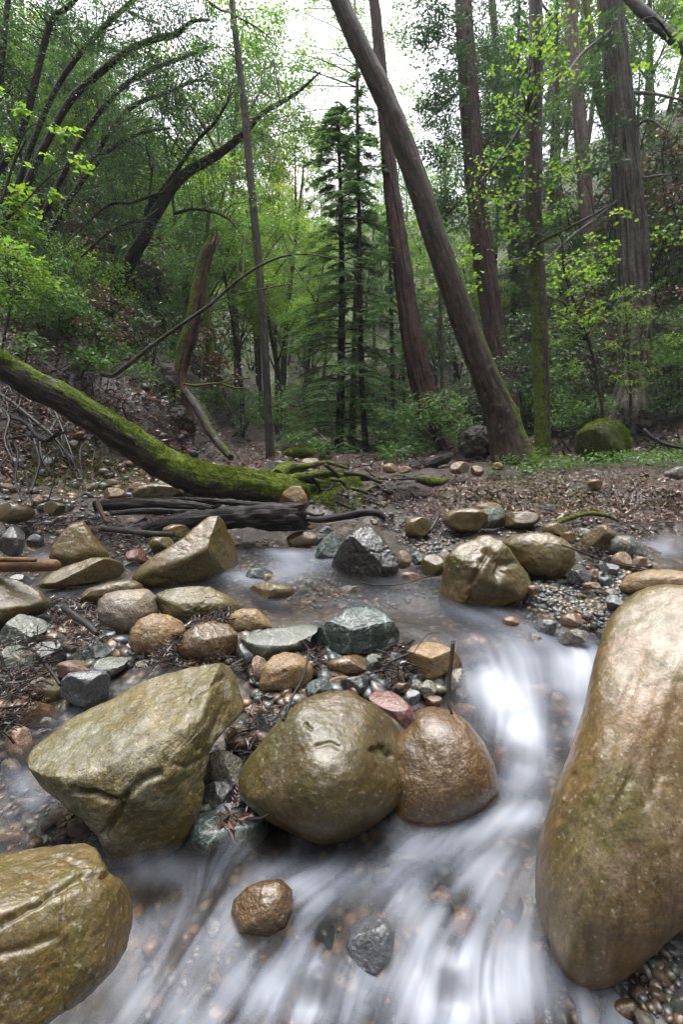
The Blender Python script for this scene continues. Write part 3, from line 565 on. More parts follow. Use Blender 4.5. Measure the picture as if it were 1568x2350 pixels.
BOX = [ # x0,y0,x1,y1, material, ground height, label
 (886,1536,925,1571,'pink',.09,'round salmon pebble between the red rock and the twig pile'),
 (903,1565,944,1586,'brown',.09,'small flat brown stone above the red rock'),
 (942,1558,973,1592,'pale',.08,'white-streaked grey pebble below the tan angular rock'),
 (966,1560,1004,1606,'pale',.07,'speckled yellowish angular pebble below the tan angular rock'),
 (925,1583,965,1616,'grey',.08,'smooth violet-grey pebble beside the red rock'),
 (1015,1531,1079,1586,'pale',.06,'rough speckled cobble by the upright stick'),
 (1038,1577,1094,1616,'slate',.05,'dark grey cobble at the edge of the white water'),
 (1038,1612,1100,1642,'orange',.03,'wet rust-red stone at the foot of the upright stick'),
 (974,1594,1018,1624,'brown',.06,'amber brown pebble just above the brown dome'),
 (835,1495,880,1545,'green',.10,'grey-green upright chunk under the serpentine rock'),
 (830,1540,872,1569,'grey',.09,'blue-grey flake under the upright chunk'),
 (750,1537,798,1558,'tan',.09,'oblong tan pebble under the brown slab'),
 (752,1551,811,1578,'pink',.08,'pink flattened cobble behind the round boulder'),
 (752,1501,850,1548,'brown',.10,'shaded brown slab beneath the serpentine rock'),
 (702,1556,762,1612,'serp',.07,'dark green chunk behind the round boulder, left of the pink cobble'),
 (775,1545,860,1600,'slate',.07,'dark slab lying behind the round boulder'),
 (597,1588,658,1624,'black',.05,'dark speckled cobble under the ochre boulder'),
 (638,1594,690,1652,'slate',.03,'smooth dark grey cobble under the ochre boulder'),
 (574,1614,606,1652,'pink',.04,'little tan pebble in the gap right of the slab'),
 (588,1637,648,1684,'serp',.03,'blue-green chunk at the left shoulder of the round boulder'),
 (575,1505,614,1560,'pink',.08,'pale pink stone between the slab and the ochre boulder'),
 (568,1672,622,1720,'brown',.02,'brown wedge in the dark gap right of the slab'),
 (472,1722,562,1802,'pale',.0,'white and grey mottled stone in the gap right of the slab'),
 (518,1662,575,1722,'brown',.02,'dark brown stone in the gap above the mottled stone'),
 (465,1795,545,1860,'black',-.02,'black stone beneath the mottled stone'),
 (452,1840,495,1895,'green',-.03,'grey stone on top of the green veined block, left'),
 (495,1843,545,1876,'grey',-.01,'small lavender-grey stone on top of the green veined block'),
 (940,1545,975,1562,'slate',.09,'tiny dark pebble under the tan angular rock'),
 (905,1555,930,1570,'pale',.08,'tiny pale pebble beside the salmon pebble'),
 (925,1580,960,1600,'tan',.07,'tiny tan pebble above the violet-grey pebble'),
 (655,1590,705,1625,'pale',.05,'mottled cobble between ochre boulder and green chunk'),
 (535,1690,575,1725,'red',.01,'reddish pebble deep in the gap right of the slab'),
 (880,1500,935,1545,'slate',.09,'dark wet stone under the twig pile'),
 # left cluster
 (248,1458,296,1488,'brown',.11,'small brown stone under the big grey egg-shaped boulder'),
 (311,1512,358,1536,'brown',.10,'rusty brown pebble above the slab'),
 (220,1350,254,1380,'tan',.12,'small tan knob behind the grey egg-shaped boulder'),
 (60,1518,100,1550,'slate',.10,'small bluish stone under the red litter'),
 (128,1511,214,1562,'pink',.10,'orange-tan speckled cobble left of the slab'),
 (60,1546,144,1618,'olive',.08,'olive brown round cobble at the left'),
 (135,1535,250,1617,'grey',.09,'silvery blue-grey wet boulder at the corner of the slab'),
 (-20,1606,137,1671,'brown',.07,'long knobbly brown boulder at the left edge'),
 (12,1664,73,1753,'pink',.05,'upright pale egg-shaped stone beside the left rivulet'),
 (88,1645,126,1672,'pale',.08,'small cream nugget between the brown boulder and the slab'),
 (82,1466,154,1532,'slate',.11,'black-grey angular stone in the red litter'),
 (-25,1484,86,1562,'green',.10,'yellow-green slab at the left edge under red twigs'),
 (-30,1545,45,1600,'slate',.08,'dark stone at the left edge under twigs'),
 (20,1590,80,1625,'slate',.07,'dark stone under the olive cobble'),
 (0,1738,45,1775,'pale',.05,'mottled wet stone at the head of the left rivulet'),
 (205,1555,250,1590,'slate',.10,'dark stone between orange cobble and slab'),
 (292,1482,345,1515,'slate',.11,'dark stone in shadow under the tan egg'),
 # behind the left cluster
 (0,1207,62,1276,'slate',.22,'blue-black round boulder at the left edge by the log'),
 (62,1226,100,1262,'slate',.2,'small dark wet stone beside the blue-black boulder'),
 (290,1258,340,1290,'red',.17,'small reddish stone under the white-barked stick'),
 (280,1278,330,1308,'serp',.14,'dark crumbly stone left of the big tilted boulder'),
 (345,1232,400,1262,'olive',.2,'olive stone behind the tilted boulder under the stick'),
 (375,1204,440,1232,'olive',.24,'olive cobble behind the tilted boulder'),
 (20,1318,70,1350,'slate',.14,'wet black stone beneath the cut pole'),
 (-20,1152,78,1200,'olive',.3,'flat pale stone at the left edge among the litter'),
 (100,1150,150,1182,'olive',.31,'mossy stone left of the dead log'),
 # upper pool
 (562,1335,682,1380,'olive',.13,'low tan stone awash in the upper pool'),
 (558,1305,626,1340,'serp',.14,'dark green stone awash left of the upper pool'),
 (600,1315,632,1336,'pink',.15,'small cream stone resting on the dark green stone'),
 (783,1341,836,1364,'pale',.15,'white flat pebble at the foot of the black boulder'),
 (918,1312,964,1335,'pink',.155,'small tan stone between black boulder and big boulder'),
 (966,1273,1026,1325,'olive',.16,'round olive stone left of the big faceted boulder'),
 (654,1218,735,1254,'brown',.2,'brown low stone in the riffle behind the black boulder'),
 (680,1190,722,1216,'olive',.22,'olive stone beside the end of the dead log'),
 (735,1205,765,1228,'grey',.22,'pale grey stone in the riffle'),
 (700,1228,745,1252,'slate',.2,'dark stone in the riffle beside the green chunk'),
 (905,1262,945,1305,'brown',.17,'violet-brown wet stone in the spill beside the black boulder'),
 (940,1262,975,1295,'serp',.18,'dark blue-green stone right of the black boulder'),
 (928,1188,990,1231,'olive',.22,'round tan boulder in the russet leaf pile'),
 (1020,1165,1125,1222,'olive',.25,'grey slab streaked with yellow-green moss on the far bank'),
 (1086,1165,1162,1212,'green',.27,'mossy grey slab beside the streaked slab'),
 (1090,1153,1154,1180,'tan',.30,'pale pinkish slab behind the mossy slabs'),
 (1152,1174,1242,1212,'olive',.28,'long brown half-buried boulder behind the gravel bar'),
 (1245,1198,1302,1232,'olive',.26,'olive stone behind the oval boulder'),
 (1287,1220,1324,1244,'tan',.25,'brown block beside the oval boulder'),
 (1404,1266,1454,1305,'pink',.23,'pinkish bumpy cobble under the green boulder'),
 (1450,1276,1488,1304,'pink',.23,'cream cobble right of the pinkish bumpy cobble'),
 (1445,1268,1472,1286,'grey',.24,'little purple-grey pebble under the green boulder'),
 (1318,1210,1360,1232,'pale',.26,'flat grey stone behind the pointed boulder'),
 (1305,1302,1358,1340,'slate',.21,'dark round cobble right of the oval boulder'),
 (1348,1305,1375,1328,'pink',.21,'pink pebble beside the dark round cobble'),
 (1368,1325,1408,1346,'serp',.21,'flat dark green pebble on the gravel bar'),
 (1375,1292,1425,1318,'grey',.22,'grey angular cobble below the twig tangle'),
 (1284,1408,1342,1442,'orange',.19,'orange cobble on the gravel bar'),
 (1276,1442,1362,1480,'pale',.16,'half white half grey stone at the edge of the gravel bar'),
 (1230,1424,1278,1453,'grey',.15,'grey stone at the edge of the gravel bar above the rapids'),
 (1152,1414,1194,1438,'orange',.15,'orange wet pebble at the water edge of the gravel bar'),
 (1210,1342,1236,1367,'orange',.20,'orange round pebble against the big faceted boulder'),
 (1205,1455,1250,1480,'pale',.13,'pale pointed stone in the rapids below the gravel bar'),
 (1385,1350,1420,1375,'pale',.2,'pale cobble on the right of the gravel bar'),
 (1388,1366,1432,1400,'grey',.2,'grey-white cobble against the tall boulder'),
 (1335,1335,1382,1352,'brown',.21,'brown flat stone on the gravel bar'),
 (1365,1440,1412,1470,'slate',.17,'black slab against the tall boulder'),
 (1020,1120,1050,1138,'pale',.36,'small pale stone lying on the leaf-strewn bank'),
 (1132,1060,1155,1080,'tan',.47,'little tan stone under the leaning tree'),
 (1030,1060,1078,1090,'pink',.47,'pink-grey stone at the foot of the root wad'),
 (1078,1068,1112,1092,'tan',.47,'rounded tan stone left of the clover patch'),
 (1350,1098,1385,1122,'tan',.42,'rounded stone half sunk in the leaf-strewn bank'),
 (1526,1072,1600,1098,'pale',.46,'pale rock at the right edge above the bank'),
 (1245,1156,1275,1172,'grey',.34,'flat grey stone on the leaf-strewn bank'),
 (880,1062,912,1088,'tan',.44,'pale rock at the left end of the charred log'),
 (914,1070,945,1086,'tan',.45,'low pale stone beside the charred log'),
 (608,1056,668,1078,'grey',.46,'grey slab behind the end of the mossy trunk'),
 (300,1110,440,1148,'olive',.34,'flat mossy stone beneath the fallen mossy trunk'),
 (415,1120,500,1146,'green',.36,'grey-green slab beneath the fallen mossy trunk'),
 (690,1050,735,1070,'pink',.49,'small pale stone behind the mossy roots'),
 (235,1120,290,1146,'tan',.36,'buff angular stone left of the flat mossy stone'),
]
for i, (x0, y0, x1, y1, mt, z, lb) in enumerate(BOX):
    big = max(x1-x0, y1-y0)
    sub = 6 if big > 110 else 5 if big > 45 else 4
    soft_ = mt in ('egg', 'pink', 'olive', 'tan', 'orange', 'brown')
    rock(ell(x0, y0, x1, y1, i, k=.14 if soft_ else .24), lb, mt, z=z, sub=sub, seed=100+i, fac=2 if soft_ else 5, e=.84 if soft_ else .7, amp=.035,
         rg=0 if soft_ else .04, depth=.9, name='boulder' if big > 60 else 'cobble', cat='boulder' if big > 60 else 'stone')
LEFT = [
 ([(221,1405),(226,1378),(242,1362),(290,1351),(340,1351),(362,1368),(365,1408),(345,1425),(325,1447),(290,1461),(255,1455),(230,1432)],'egg','big grey egg-shaped boulder on the left cobble bar',.11,dict(depth=.9,e=.92,cracks=[([(232,1430),(260,1446),(288,1450)],3,3)])),
 ([(294,1475),(300,1448),(318,1422),(350,1408),(385,1410),(415,1425),(428,1445),(420,1480),(395,1505),(350,1512),(310,1500)],'tan','buff egg-shaped boulder right of the grey egg-shaped one',.11,dict(depth=.9,e=.92)),
 ([(405,1490),(420,1460),(445,1435),(480,1425),(525,1430),(548,1455),(545,1490),(520,1512),(470,1520),(420,1512)],'brown','rusty brown boulder right of the buff egg',.11,dict(e=.75,cuts=[(.3,.7,.65,.62,.03),(.5,-.2,.8,.7,.03)])),
 ([(355,1365),(380,1352),(440,1343),(480,1345),(520,1365),(552,1388),(548,1410),(500,1425),(430,1428),(375,1420)],'slab','striped grey-tan boulder behind the buff egg',.12,dict(e=.7,rg=.06,cuts=[(0,.75,.65,.6,.03)])),
 ([(520,1425),(530,1405),(555,1396),(590,1398),(615,1420),(626,1440),(580,1452),(530,1450)],'tan','ochre hump at the edge of the upper pool',.12,dict(e=.8)),
 ([(178,1372),(200,1350),(250,1335),(300,1328),(325,1340),(335,1358),(300,1382),(220,1390)],'olive','low olive stone at the edge of the still water',.13,dict(e=.75,depth=.7)),
 ([(84,1340),(120,1312),(165,1295),(210,1280),(250,1279),(280,1290),(287,1308),(270,1325),(210,1338),(140,1350),(90,1350)],'olive','long low olive-brown boulder in front of the humped one',.15,dict(e=.68,cuts=[(-.3,.75,.6,.52,.02),(.3,-.3,.9,.6,.02)])),
 ([(297,1333),(318,1305),(350,1276),(390,1252),(425,1231),(450,1208),(475,1187),(502,1184),(525,1209),(545,1240),(562,1275),(556,1298),(520,1318),(470,1330),(425,1342),(340,1347)],'olive','large tilted olive boulder with a pale wet top, left of the upper pool',.13,dict(sub=6,e=.7,depth=.8,cuts=[(-.25,.62,.74,.55,.03),(.35,-.55,.75,.66,.03),(.85,.1,.5,.72,.02)],cracks=[([(350,1325),(370,1330),(400,1338)],5,6)])),
 ([(112,1278),(118,1255),(140,1225),(160,1204),(190,1196),(206,1215),(228,1245),(252,1270),(250,1290),(200,1302),(135,1300)],'olive','humped olive-brown boulder on the left',.17,dict(e=.8,cuts=[(-.2,.3,.9,.7,.05)])),
 ([(-80,1345),(0,1322),(40,1330),(85,1352),(118,1380),(110,1400),(60,1415),(0,1435),(-80,1440)],'olive','grey-green boulder cut off by the left edge',.13,dict(e=.7,cuts=[(0,.7,.7,.5,.03)])),
 ([(0,1450),(15,1428),(45,1406),(75,1412),(108,1425),(112,1440),(85,1462),(50,1485),(20,1495),(2,1475)],'green','angular grey-green block in the red litter',.12,dict(e=.6,cuts=[(.2,.7,.7,.42,.02),(-.5,-.1,.85,.6,.02)],rg=.03)),
 ([(172,1500),(185,1475),(215,1468),(245,1478),(258,1490),(240,1515),(215,1525),(185,1518)],'serp','dark green angular cobble under the red litter',.11,dict(e=.6,cuts=[(.3,.6,.7,.5,.015),(-.5,.2,.8,.6,.015)])),
 ([(208,1540),(222,1515),(255,1505),(296,1508),(285,1535),(255,1553),(222,1556)],'green','grey-green flat block beside the orange-tan cobble',.10,dict(e=.6,cuts=[(0,.8,.6,.45,.02)])),
 # right side
 ([(1001,1378),(1009,1336),(1024,1278),(1045,1257),(1064,1244),(1095,1230),(1124,1222),(1154,1240),(1184,1276),(1206,1308),(1224,1346),(1200,1372),(1150,1390),(1104,1396),(1040,1396),(1006,1390)],'olive','big faceted brown boulder with a shining top, right of the upper pool',.13,dict(sub=6,e=.64,depth=.85,rg=.03,amp=.035,cuts=[(-.15,.68,.7,.58,.03),(.55,.2,.8,.62,.03),(-.6,-.05,.8,.66,.03),(.2,-.55,.8,.7,.03)],cracks=[([(1120,1265),(1100,1300),(1080,1340),(1075,1385)],6,12),([(1118,1262),(1150,1290),(1145,1320)],8,14),([(1180,1290),(1150,1300)],7,9)])),
 ([(1150,1245),(1175,1228),(1215,1221),(1260,1222),(1295,1235),(1318,1258),(1322,1290),(1305,1318),(1270,1328),(1220,1320),(1180,1300)],'olive','oval olive boulder behind the big faceted one',.20,dict(e=.85,depth=.8)),
 ([(758,1297),(775,1260),(800,1226),(830,1207),(852,1208),(872,1228),(892,1256),(912,1276),(920,1296),(915,1312),(890,1326),(830,1332),(780,1324)],'black','black glistening pitted boulder in the middle of the creek',.13,dict(sub=6,e=.68,rg=.13,depth=.85,cuts=[(.35,.55,.75,.6,.03),(-.4,-.25,.87,.58,.015)])),
 ([(720,1283),(728,1258),(742,1237),(764,1219),(782,1236),(783,1254),(768,1280),(740,1288)],'serp','dark green triangular rock left of the black boulder',.17,dict(e=.6,cuts=[(.4,.3,.85,.5,.015)])),
 ([(1322,1250),(1345,1225),(1370,1205),(1392,1202),(1415,1222),(1424,1250),(1410,1268),(1360,1268),(1330,1264)],'olive','pointed grey-green boulder behind the gravel bar',.24,dict(e=.7,fac=2)),
 ([(1394,1262),(1400,1238),(1420,1227),(1450,1230),(1472,1250),(1482,1275),(1460,1288),(1415,1286)],'green','green boulder with a pale leaf on it, right of the gravel bar',.22,dict(e=.8)),
 ([(1418,1345),(1440,1320),(1480,1308),(1540,1306),(1600,1315),(1640,1345),(1600,1372),(1500,1370),(1430,1362)],'tan','long smooth tan boulder behind the tall one',.20,dict(e=.8,depth=.8)),
 ([(640,1150),(650,1130),(672,1115),(690,1116),(703,1135),(708,1158),(680,1164),(650,1160)],'tan','tan wedge-shaped rock at the root end of the mossy trunk',.33,dict(e=.65,fac=3)),
 ([(669,1088),(675,1070),(690,1062),(706,1064),(718,1078),(720,1092),(695,1098)],'egg','pale round boulder behind the mossy roots',.44,dict(e=.9)),
]
for i, (pts, mt, lb, z, kw) in enumerate(LEFT):
    kw = dict(dict(sub=6, amp=.035), **kw); rock(pts, lb, mt, z=z, seed=300+i, **kw)
o = None
# the mossy boulder on the right bank
pts = [(1318,1035),(1325,1000),(1345,975),(1375,962),(1415,968),(1440,985),(1455,1012),(1448,1042),(1420,1060),(1350,1062)]
M['mossrock'] = rock_mat('moss_covered_rock', (.040, .052, .010), (.10, .125, .014), (.085, .075, .055), rough=.8, coat=0, scale=.5)
rock(pts, 'rounded boulder furred with green moss on the right bank', 'mossrock', z=.46, sub=5, seed=401, e=.8, amp=.05, fac=2)
rock([(645,1042),(660,1030),(700,1027),(725,1035),(720,1048),(680,1052)], 'low hummock of bright moss behind the pale round boulder', 'mossrock', z=.5, sub=4, seed=402, name='boulder')

# ------------------------------------------------------------------ scattered stones
def base_stones(n, seed, sub=2):
    out = []; r = np.random.default_rng(seed); V, Fc = ico(sub)
    for i in range(n):
        L = V.copy(); L = np.sign(L)*np.abs(L)**r.uniform(.8, 1)
        for _ in range(6 if i % 2 else 3):
            nn = norm(r.normal(size=3)); h = L@nn-r.uniform(.6, .85); L = L-np.maximum(h, 0)[:, None]*nn*.95
        L = L+norm_rows(L)*(.08*fbm(L*1.7+i*3.1, 3, i))[:, None]
        L = L*np.array([1, r.uniform(.65, .95), r.uniform(.45, .8)]); out.append(L)
    return out, Fc
def in_poly(px, py, poly):
    poly = np.array(poly, float); r = np.zeros(len(px), bool); j = len(poly)-1
    for i in range(len(poly)):
        xi, yi = poly[i]; xj, yj = poly[j]
        c = ((yi > py) != (yj > py)) & (px < (xj-xi)*(py-yi)/(yj-yi+1e-9)+xi); r ^= c; j = i
    return r
def sample_ground(poly, n, rng):
    poly = np.array(poly, float); lo, hi = poly.min(0), poly.max(0); xs = []
    while sum(len(a) for a in xs) < n:
        q = rng.uniform(lo, hi, (n*2, 2)); xs.append(q[in_poly(q[:, 0], q[:, 1], poly)])
    q = np.concatenate(xs)[:n]; d = hit(q[:, 0], q[:, 1]); ok = ~np.isnan(d); q, d = q[ok], d[ok]
    p = P(q[:, 0], q[:, 1], d); p[:, 2] = height(p[:, 0], p[:, 1]); return p, d
SB, SF = base_stones(10, 3); SBH, SFH = base_stones(8, 4, 3)
CM = [mesh_np('cobble', L, [SFH], [M['cobble']], True) for L in SBH]
PALS = [('slate', 'dark grey'), ('grey', 'blue-grey'), ('brown', 'brown'), ('green', 'grey-green'), ('tan', 'tan'), ('serp', 'dark green'), ('pink', 'pinkish'), ('pale', 'pale speckled'), ('slate', 'blackish')]; CMS = {}
def scatter(poly, n, s0, s1, rng, n_ind, label, group, name='cobble', cat='stone', sink=.3, power=2.5, stuffname='gravel', stufflabel=None, above_water=None):
    """s0..s1: radius in photo pixels"""
    p, d = sample_ground(poly, n, rng); n = len(p)
    s = s0+(s1-s0)*rng.random(n)**power; s = s[np.argsort(-s)]; r = s/F_PX*d; rot = rng.uniform(0, 6.28, n); k = rng.integers(0, 8, n)
    tilt = rng.normal(0, .25, (n, 2))
    c_ = p[:n].mean(0)
    for i in range(min(n_ind, n)):
        ci = int(rng.integers(0, len(PALS))); me = CMS.setdefault((k[i], ci), None) or CMS.__setitem__((k[i], ci), mesh_np('cobble', SBH[k[i]], [SFH], [M[PALS[ci][0]]], True)) or CMS[(k[i], ci)]
        sz = 'larger' if i < n_ind*.2 else 'middling' if i < n_ind*.6 else 'small'; sx = 'left' if p[i, 0] < c_[0] else 'right'; sy = 'near' if p[i, 1] < c_[1] else 'far'
        lbl = '%s %s %s, %s %s part' % (sz, PALS[ci][1], label, sy, sx)
        o = link(name, me); o.location = (p[i, 0], p[i, 1], p[i, 2]+r[i]*(.6-sink)); o.scale = (r[i],)*3
        o.rotation_euler = (tilt[i, 0], tilt[i, 1], rot[i]); tag(o, lbl, cat, group)
    Vs, Fs, A = [], [], []; off = 0
    for i in range(n_ind, n):
        L = SB[k[i]]*r[i]; c, sn = math.cos(rot[i]), math.sin(rot[i])
        X = L[:, 0]*c-L[:, 1]*sn; Y = L[:, 0]*sn+L[:, 1]*c; Z = L[:, 2]+X*tilt[i, 0]
        Vs.append(np.stack([X+p[i, 0], Y+p[i, 1], Z+p[i, 2]+r[i]*(.5-sink)], 1)); Fs.append(SF+off); A.append(np.full(len(L), rng.random())); off += len(L)
    return Vs, Fs, A
GV, GF, GA = [], [], []
def gravel_add(t):
    off = sum(len(v) for v in GV)
    for v, f, a in zip(*t): GV.append(v); GF.append(f+off); GA.append(a)
rs = np.random.default_rng(11)
BAR = [(1225,1330),(1330,1330),(1380,1290),(1460,1300),(1420,1340),(1440,1400),(1400,1470),(1280,1460),(1180,1420),(1130,1400),(1205,1375)]
gravel_add(scatter(BAR, 1500, 4, 12, rs, 70, 'stone on the right gravel bar', 'cobbles of the right gravel bar'))
gravel_add(scatter([(925,1225),(1010,1215),(1050,1235),(1010,1270),(960,1270),(930,1250)], 170, 3, 8, rs, 0, '', ''))
gravel_add(scatter([(960,1300),(1010,1320),(1000,1370),(960,1370),(930,1340)], 70, 3, 8, rs, 10, 'pebble left of the big faceted boulder', 'pebbles left of the big faceted boulder', 'pebble'))
gravel_add(scatter([(1080,1200),(1240,1210),(1300,1300),(1500,1290),(1500,1230),(1300,1210),(1100,1185)], 160, 3, 8, rs, 0, '', ''))
gravel_add(scatter([(0,1400),(250,1450),(560,1440),(720,1440),(900,1500),(1080,1600),(930,1600),(600,1560),(560,1520),(280,1530),(130,1680),(0,1720)], 900, 6, 24, rs, 40, 'stone wedged between boulders of the left cobble bar', 'filler stones of the cobble bar'))
gravel_add(scatter([(590,1560),(720,1590),(560,1750),(560,1850),(480,1860),(480,1720)], 110, 6, 20, rs, 10, 'stone in the gap between slab and round boulder', 'stones in the gap beside the slab'))
gravel_add(scatter([(0,1400),(120,1380),(250,1470),(420,1520),(560,1440),(720,1470),(860,1510),(1080,1600),(930,1600),(600,1640),(560,1520),(280,1530),(130,1650),(0,1720)], 380, 12, 27, rs, 0, '', '', sink=.0, power=1.1))
gravel_add(scatter([(0,1190),(560,1230),(640,1250),(560,1340),(300,1350),(0,1400)], 420, 3, 15, rs, 0, '', ''))
gravel_add(scatter([(870,1180),(1240,1190),(1500,1215),(1500,1300),(1240,1330),(1180,1240),(1000,1290),(940,1280)], 420, 3, 10, rs, 0, '', ''))
gravel_add(scatter([(560,1240),(760,1220),(900,1330),(960,1400),(700,1400),(560,1330)], 520, 4, 13, rs, 20, 'stone awash in the upper pool', 'stones awash in the upper pool'))
gravel_add(scatter([(500,2120),(760,2000),(1230,1920),(1290,2349),(330,2349),(330,2150)], 150, 10, 34, rs, 20, 'stone under the water of the lower pool', 'stones on the bed of the lower pool', sink=.5))
gravel_add(scatter([(1290,2270),(1568,2110),(1568,2349),(1250,2349)], 230, 5, 24, rs, 20, 'pebble under the tall boulder', 'pebbles under the tall boulder'))
gravel_add(scatter([(0,1780),(110,1810),(230,1930),(0,1950)], 120, 5, 18, rs, 8, 'stone under the left rivulet', 'stones of the left rivulet'))
gravel_add(scatter([(0,1130),(120,1100),(400,1110),(640,1140),(600,1180),(220,1190),(0,1200)], 240, 4, 17, rs, 24, 'stone in the rubble under the fallen trunk', 'rubble stones below the mossy trunk'))
gravel_add(scatter([(60,1030),(260,1010),(330,1070),(380,1120),(100,1120),(20,1080)], 50, 6, 18, rs, 20, 'stone embedded in the cut bank', 'stones embedded in the cut bank', sink=.2))
gravel_add(scatter([(310,890),(380,900),(440,1000),(460,1050),(340,1040)], 40, 4, 12, rs, 8, 'stone in the bare soil under the snag', 'stones in the bare soil under the snag', sink=.2))
gravel_add(scatter([(640,1140),(700,1100),(950,1130),(880,1220),(700,1260)], 200, 3, 9, rs, 6, 'pebble among the mossy roots', 'pebbles among the mossy roots', 'pebble'))
gravel_add(scatter([(880,1100),(1568,1060),(1568,1190),(1000,1200)], 160, 2, 8, rs, 6, 'stone on the leaf-strewn bank', 'stones on the leaf-strewn bank'))
g = mesh_np('gravel', np.concatenate(GV), [np.concatenate(GF)], [M['gravel']], True, {'rnd': np.concatenate(GA)})
tag(link('gravel', g), 'mixed wet grey, tan and rusty gravel packed between the boulders', None, None, 'stuff')
# ------------------------------------------------------------------ tubes: trunks, logs, roots, twigs
def catmull(A, n):
    A = np.asarray(A, float); E = np.vstack([2*A[0]-A[1], A, 2*A[-1]-A[-2]]); k = len(A)-1; t = np.linspace(0, k, n); i = np.minimum(t.astype(int), k-1); f = (t-i)[:, None]
    a, b, c, d = E[i], E[i+1], E[i+2], E[i+3]
    return .5*((2*b)+(-a+c)*f+(2*a-5*b+4*c-d)*f*f+(-a+3*b-3*c+d)*f**3)
def tube(pts, rad, ns=12, step=None, n=None, amp=0., ridge=0., seed=0, moss=(0, 0, 1), moss0=0., mossk=.8, mossb=0., nub=0., flat=1., lump=0., tip=True, flare=0., jag=0.):
    """pts (k,3), rad (k,) -> vertices, faces, attributes; furrows run along the stem"""
    A = np.hstack([np.asarray(pts, float), np.asarray(rad, float)[:, None]])
    ln = np.linalg.norm(np.diff(A[:, :3], axis=0), axis=1).sum(); n = n or max(3, int(ln/(step or max(np.mean(rad)*.7, .01))))
    B = catmull(A, n); p = B[:, :3]; r = np.maximum(B[:, 3], 1e-4); T = np.gradient(p, axis=0); T /= np.linalg.norm(T, axis=1)[:, None]+1e-12
    x = norm(np.cross(T[0], [0.31, .95, .05] if abs(T[0][1]) < .9 else [1, 0, 0.1])); Xs = []
    for t in T: x = x-t*(x@t); x = x/np.linalg.norm(x); Xs.append(x)
    Xs = np.array(Xs); Ys = np.cross(T, Xs); th = np.linspace(0, 2*math.pi, ns, endpoint=False)
    s = np.concatenate([[0], np.cumsum(np.linalg.norm(np.diff(p, axis=0), axis=1))])
    c, sn = np.cos(th), np.sin(th); dirs = Xs[:, None]*c[None, :, None]+Ys[:, None]*sn[None, :, None]*flat
    rm = r.mean(); bc = np.stack([np.broadcast_to(c, (n, ns))*rm, np.broadcast_to(sn, (n, ns))*rm, np.broadcast_to(s[:, None], (n, ns))], -1)+seed*1.37
    k = np.ones((n, ns)); q = bc/rm
    if amp: k += amp*fbm(q*np.array([1.2, 1.2, .5]), 4, seed)
    if ridge: k -= ridge*(1-np.clip(np.abs(fbm(q*np.array([4.5, 4.5, .28]), 3, seed+4))*3.2, 0, 1)); k += ridge*.5*fbm(q*np.array([9, 9, .9]), 2, seed+6)
    if lump: k += lump*np.clip(fbm(q*np.array([2.6, 2.6, 1.6]), 3, seed+2), 0, 1)
    if nub:
        rg = np.random.default_rng(seed+9)
        for _ in range(int(ln/(rm*2.2))):
            a0, s0 = rg.uniform(0, 6.28), rg.uniform(0, s[-1]); da = np.angle(np.exp(1j*(th[None, :]-a0)))
            k += nub*np.exp(-(da/.35)**2-((s[:, None]-s0)/(rm*.22))**2)
    if flare: k += flare*np.exp(-s/(r[0]*1.6))[:, None]*(1+.5*np.cos(th*4+seed)[None, :])
    V = p[:, None]+dirs*(r[:, None]*k)[..., None]
    if jag: V[-1] += T[-1]*(jag*rm*np.random.default_rng(seed).uniform(-1, 1.5, ns))[:, None]
    ms = np.clip(moss0+mossk*(dirs@norm(moss))+mossb*(.5-(s/s[-1])[:, None]*1.6), -1, 1.2)
    F_ = grid_faces(n, ns, True)[:, ::-1]; V = V.reshape(-1, 3); caps = []
    V = np.vstack([V, p[0], p[-1]]); a, b = n*ns, n*ns+1; j = np.arange(ns); j2 = (j+1) % ns
    tri = np.vstack([np.stack([np.full(ns, a), j, j2], 1), np.stack([np.full(ns, b), (n-1)*ns+j2, (n-1)*ns+j], 1)])
    return V, F_, tri, np.vstack([bc.reshape(-1, 3), bc[0, 0], bc[-1, 0]]), np.append(ms.ravel(), [0, 0])
def join_tubes(ts):
    Vs, Q, T, B, Ms = [], [], [], [], []; off = 0
    for v, q, t, b, m in ts: Vs.append(v); Q.append(q+off); T.append(t+off); B.append(b); Ms.append(m); off += len(v)
    return np.vstack(Vs), [np.vstack(Q), np.vstack(T)], {'bc': np.vstack(B), 'moss': np.concatenate(Ms)}
def tube_obj(name, ts, mat, parent=None, loc=None):
    V, Fc, at = join_tubes(ts if isinstance(ts, list) else [ts])
    if parent is not None and loc is None: V = V-np.array(parent.location)
    elif loc is not None: V = V-np.array(loc)
    me = mesh_np(name, V, Fc, [M[mat]], True, at); return link(name, me, parent, loc)
def ppath(L, d):
    """[(px, py, width px[, depth])] -> world points and radii; d: one depth or (first, last)"""
    L = [tuple(q) for q in L]; n = len(L); ds = [q[3] if len(q) > 3 else (d if np.isscalar(d) else d[0]+(d[1]-d[0])*i/(n-1)) for i, q in enumerate(L)]
    return np.array([P(q[0], q[1], dd) for q, dd in zip(L, ds)]), np.array([q[2]/2/F_PX*dd/math.sqrt(1+((q[0]-CX)/F_PX)**2) for q, dd in zip(L, ds)])
def gdepth(x, y): return float(hit(x, y)[0])
def ground_root(pts, rad, extra=.25):
    """run the base of a standing stem on down into the soil"""
    b = pts[0]; h = float(height(b[0], b[1])); e = b.copy()
    dirn = norm(pts[0]-pts[1]) if pts[0][2] < pts[1][2] else np.array([0, 0, -1.]); k = max(b[2]-h+extra, .15)
    e = b+dirn*k/max(-dirn[2], .35); return np.vstack([e, pts]), np.concatenate([[rad[0]*1.15], rad])

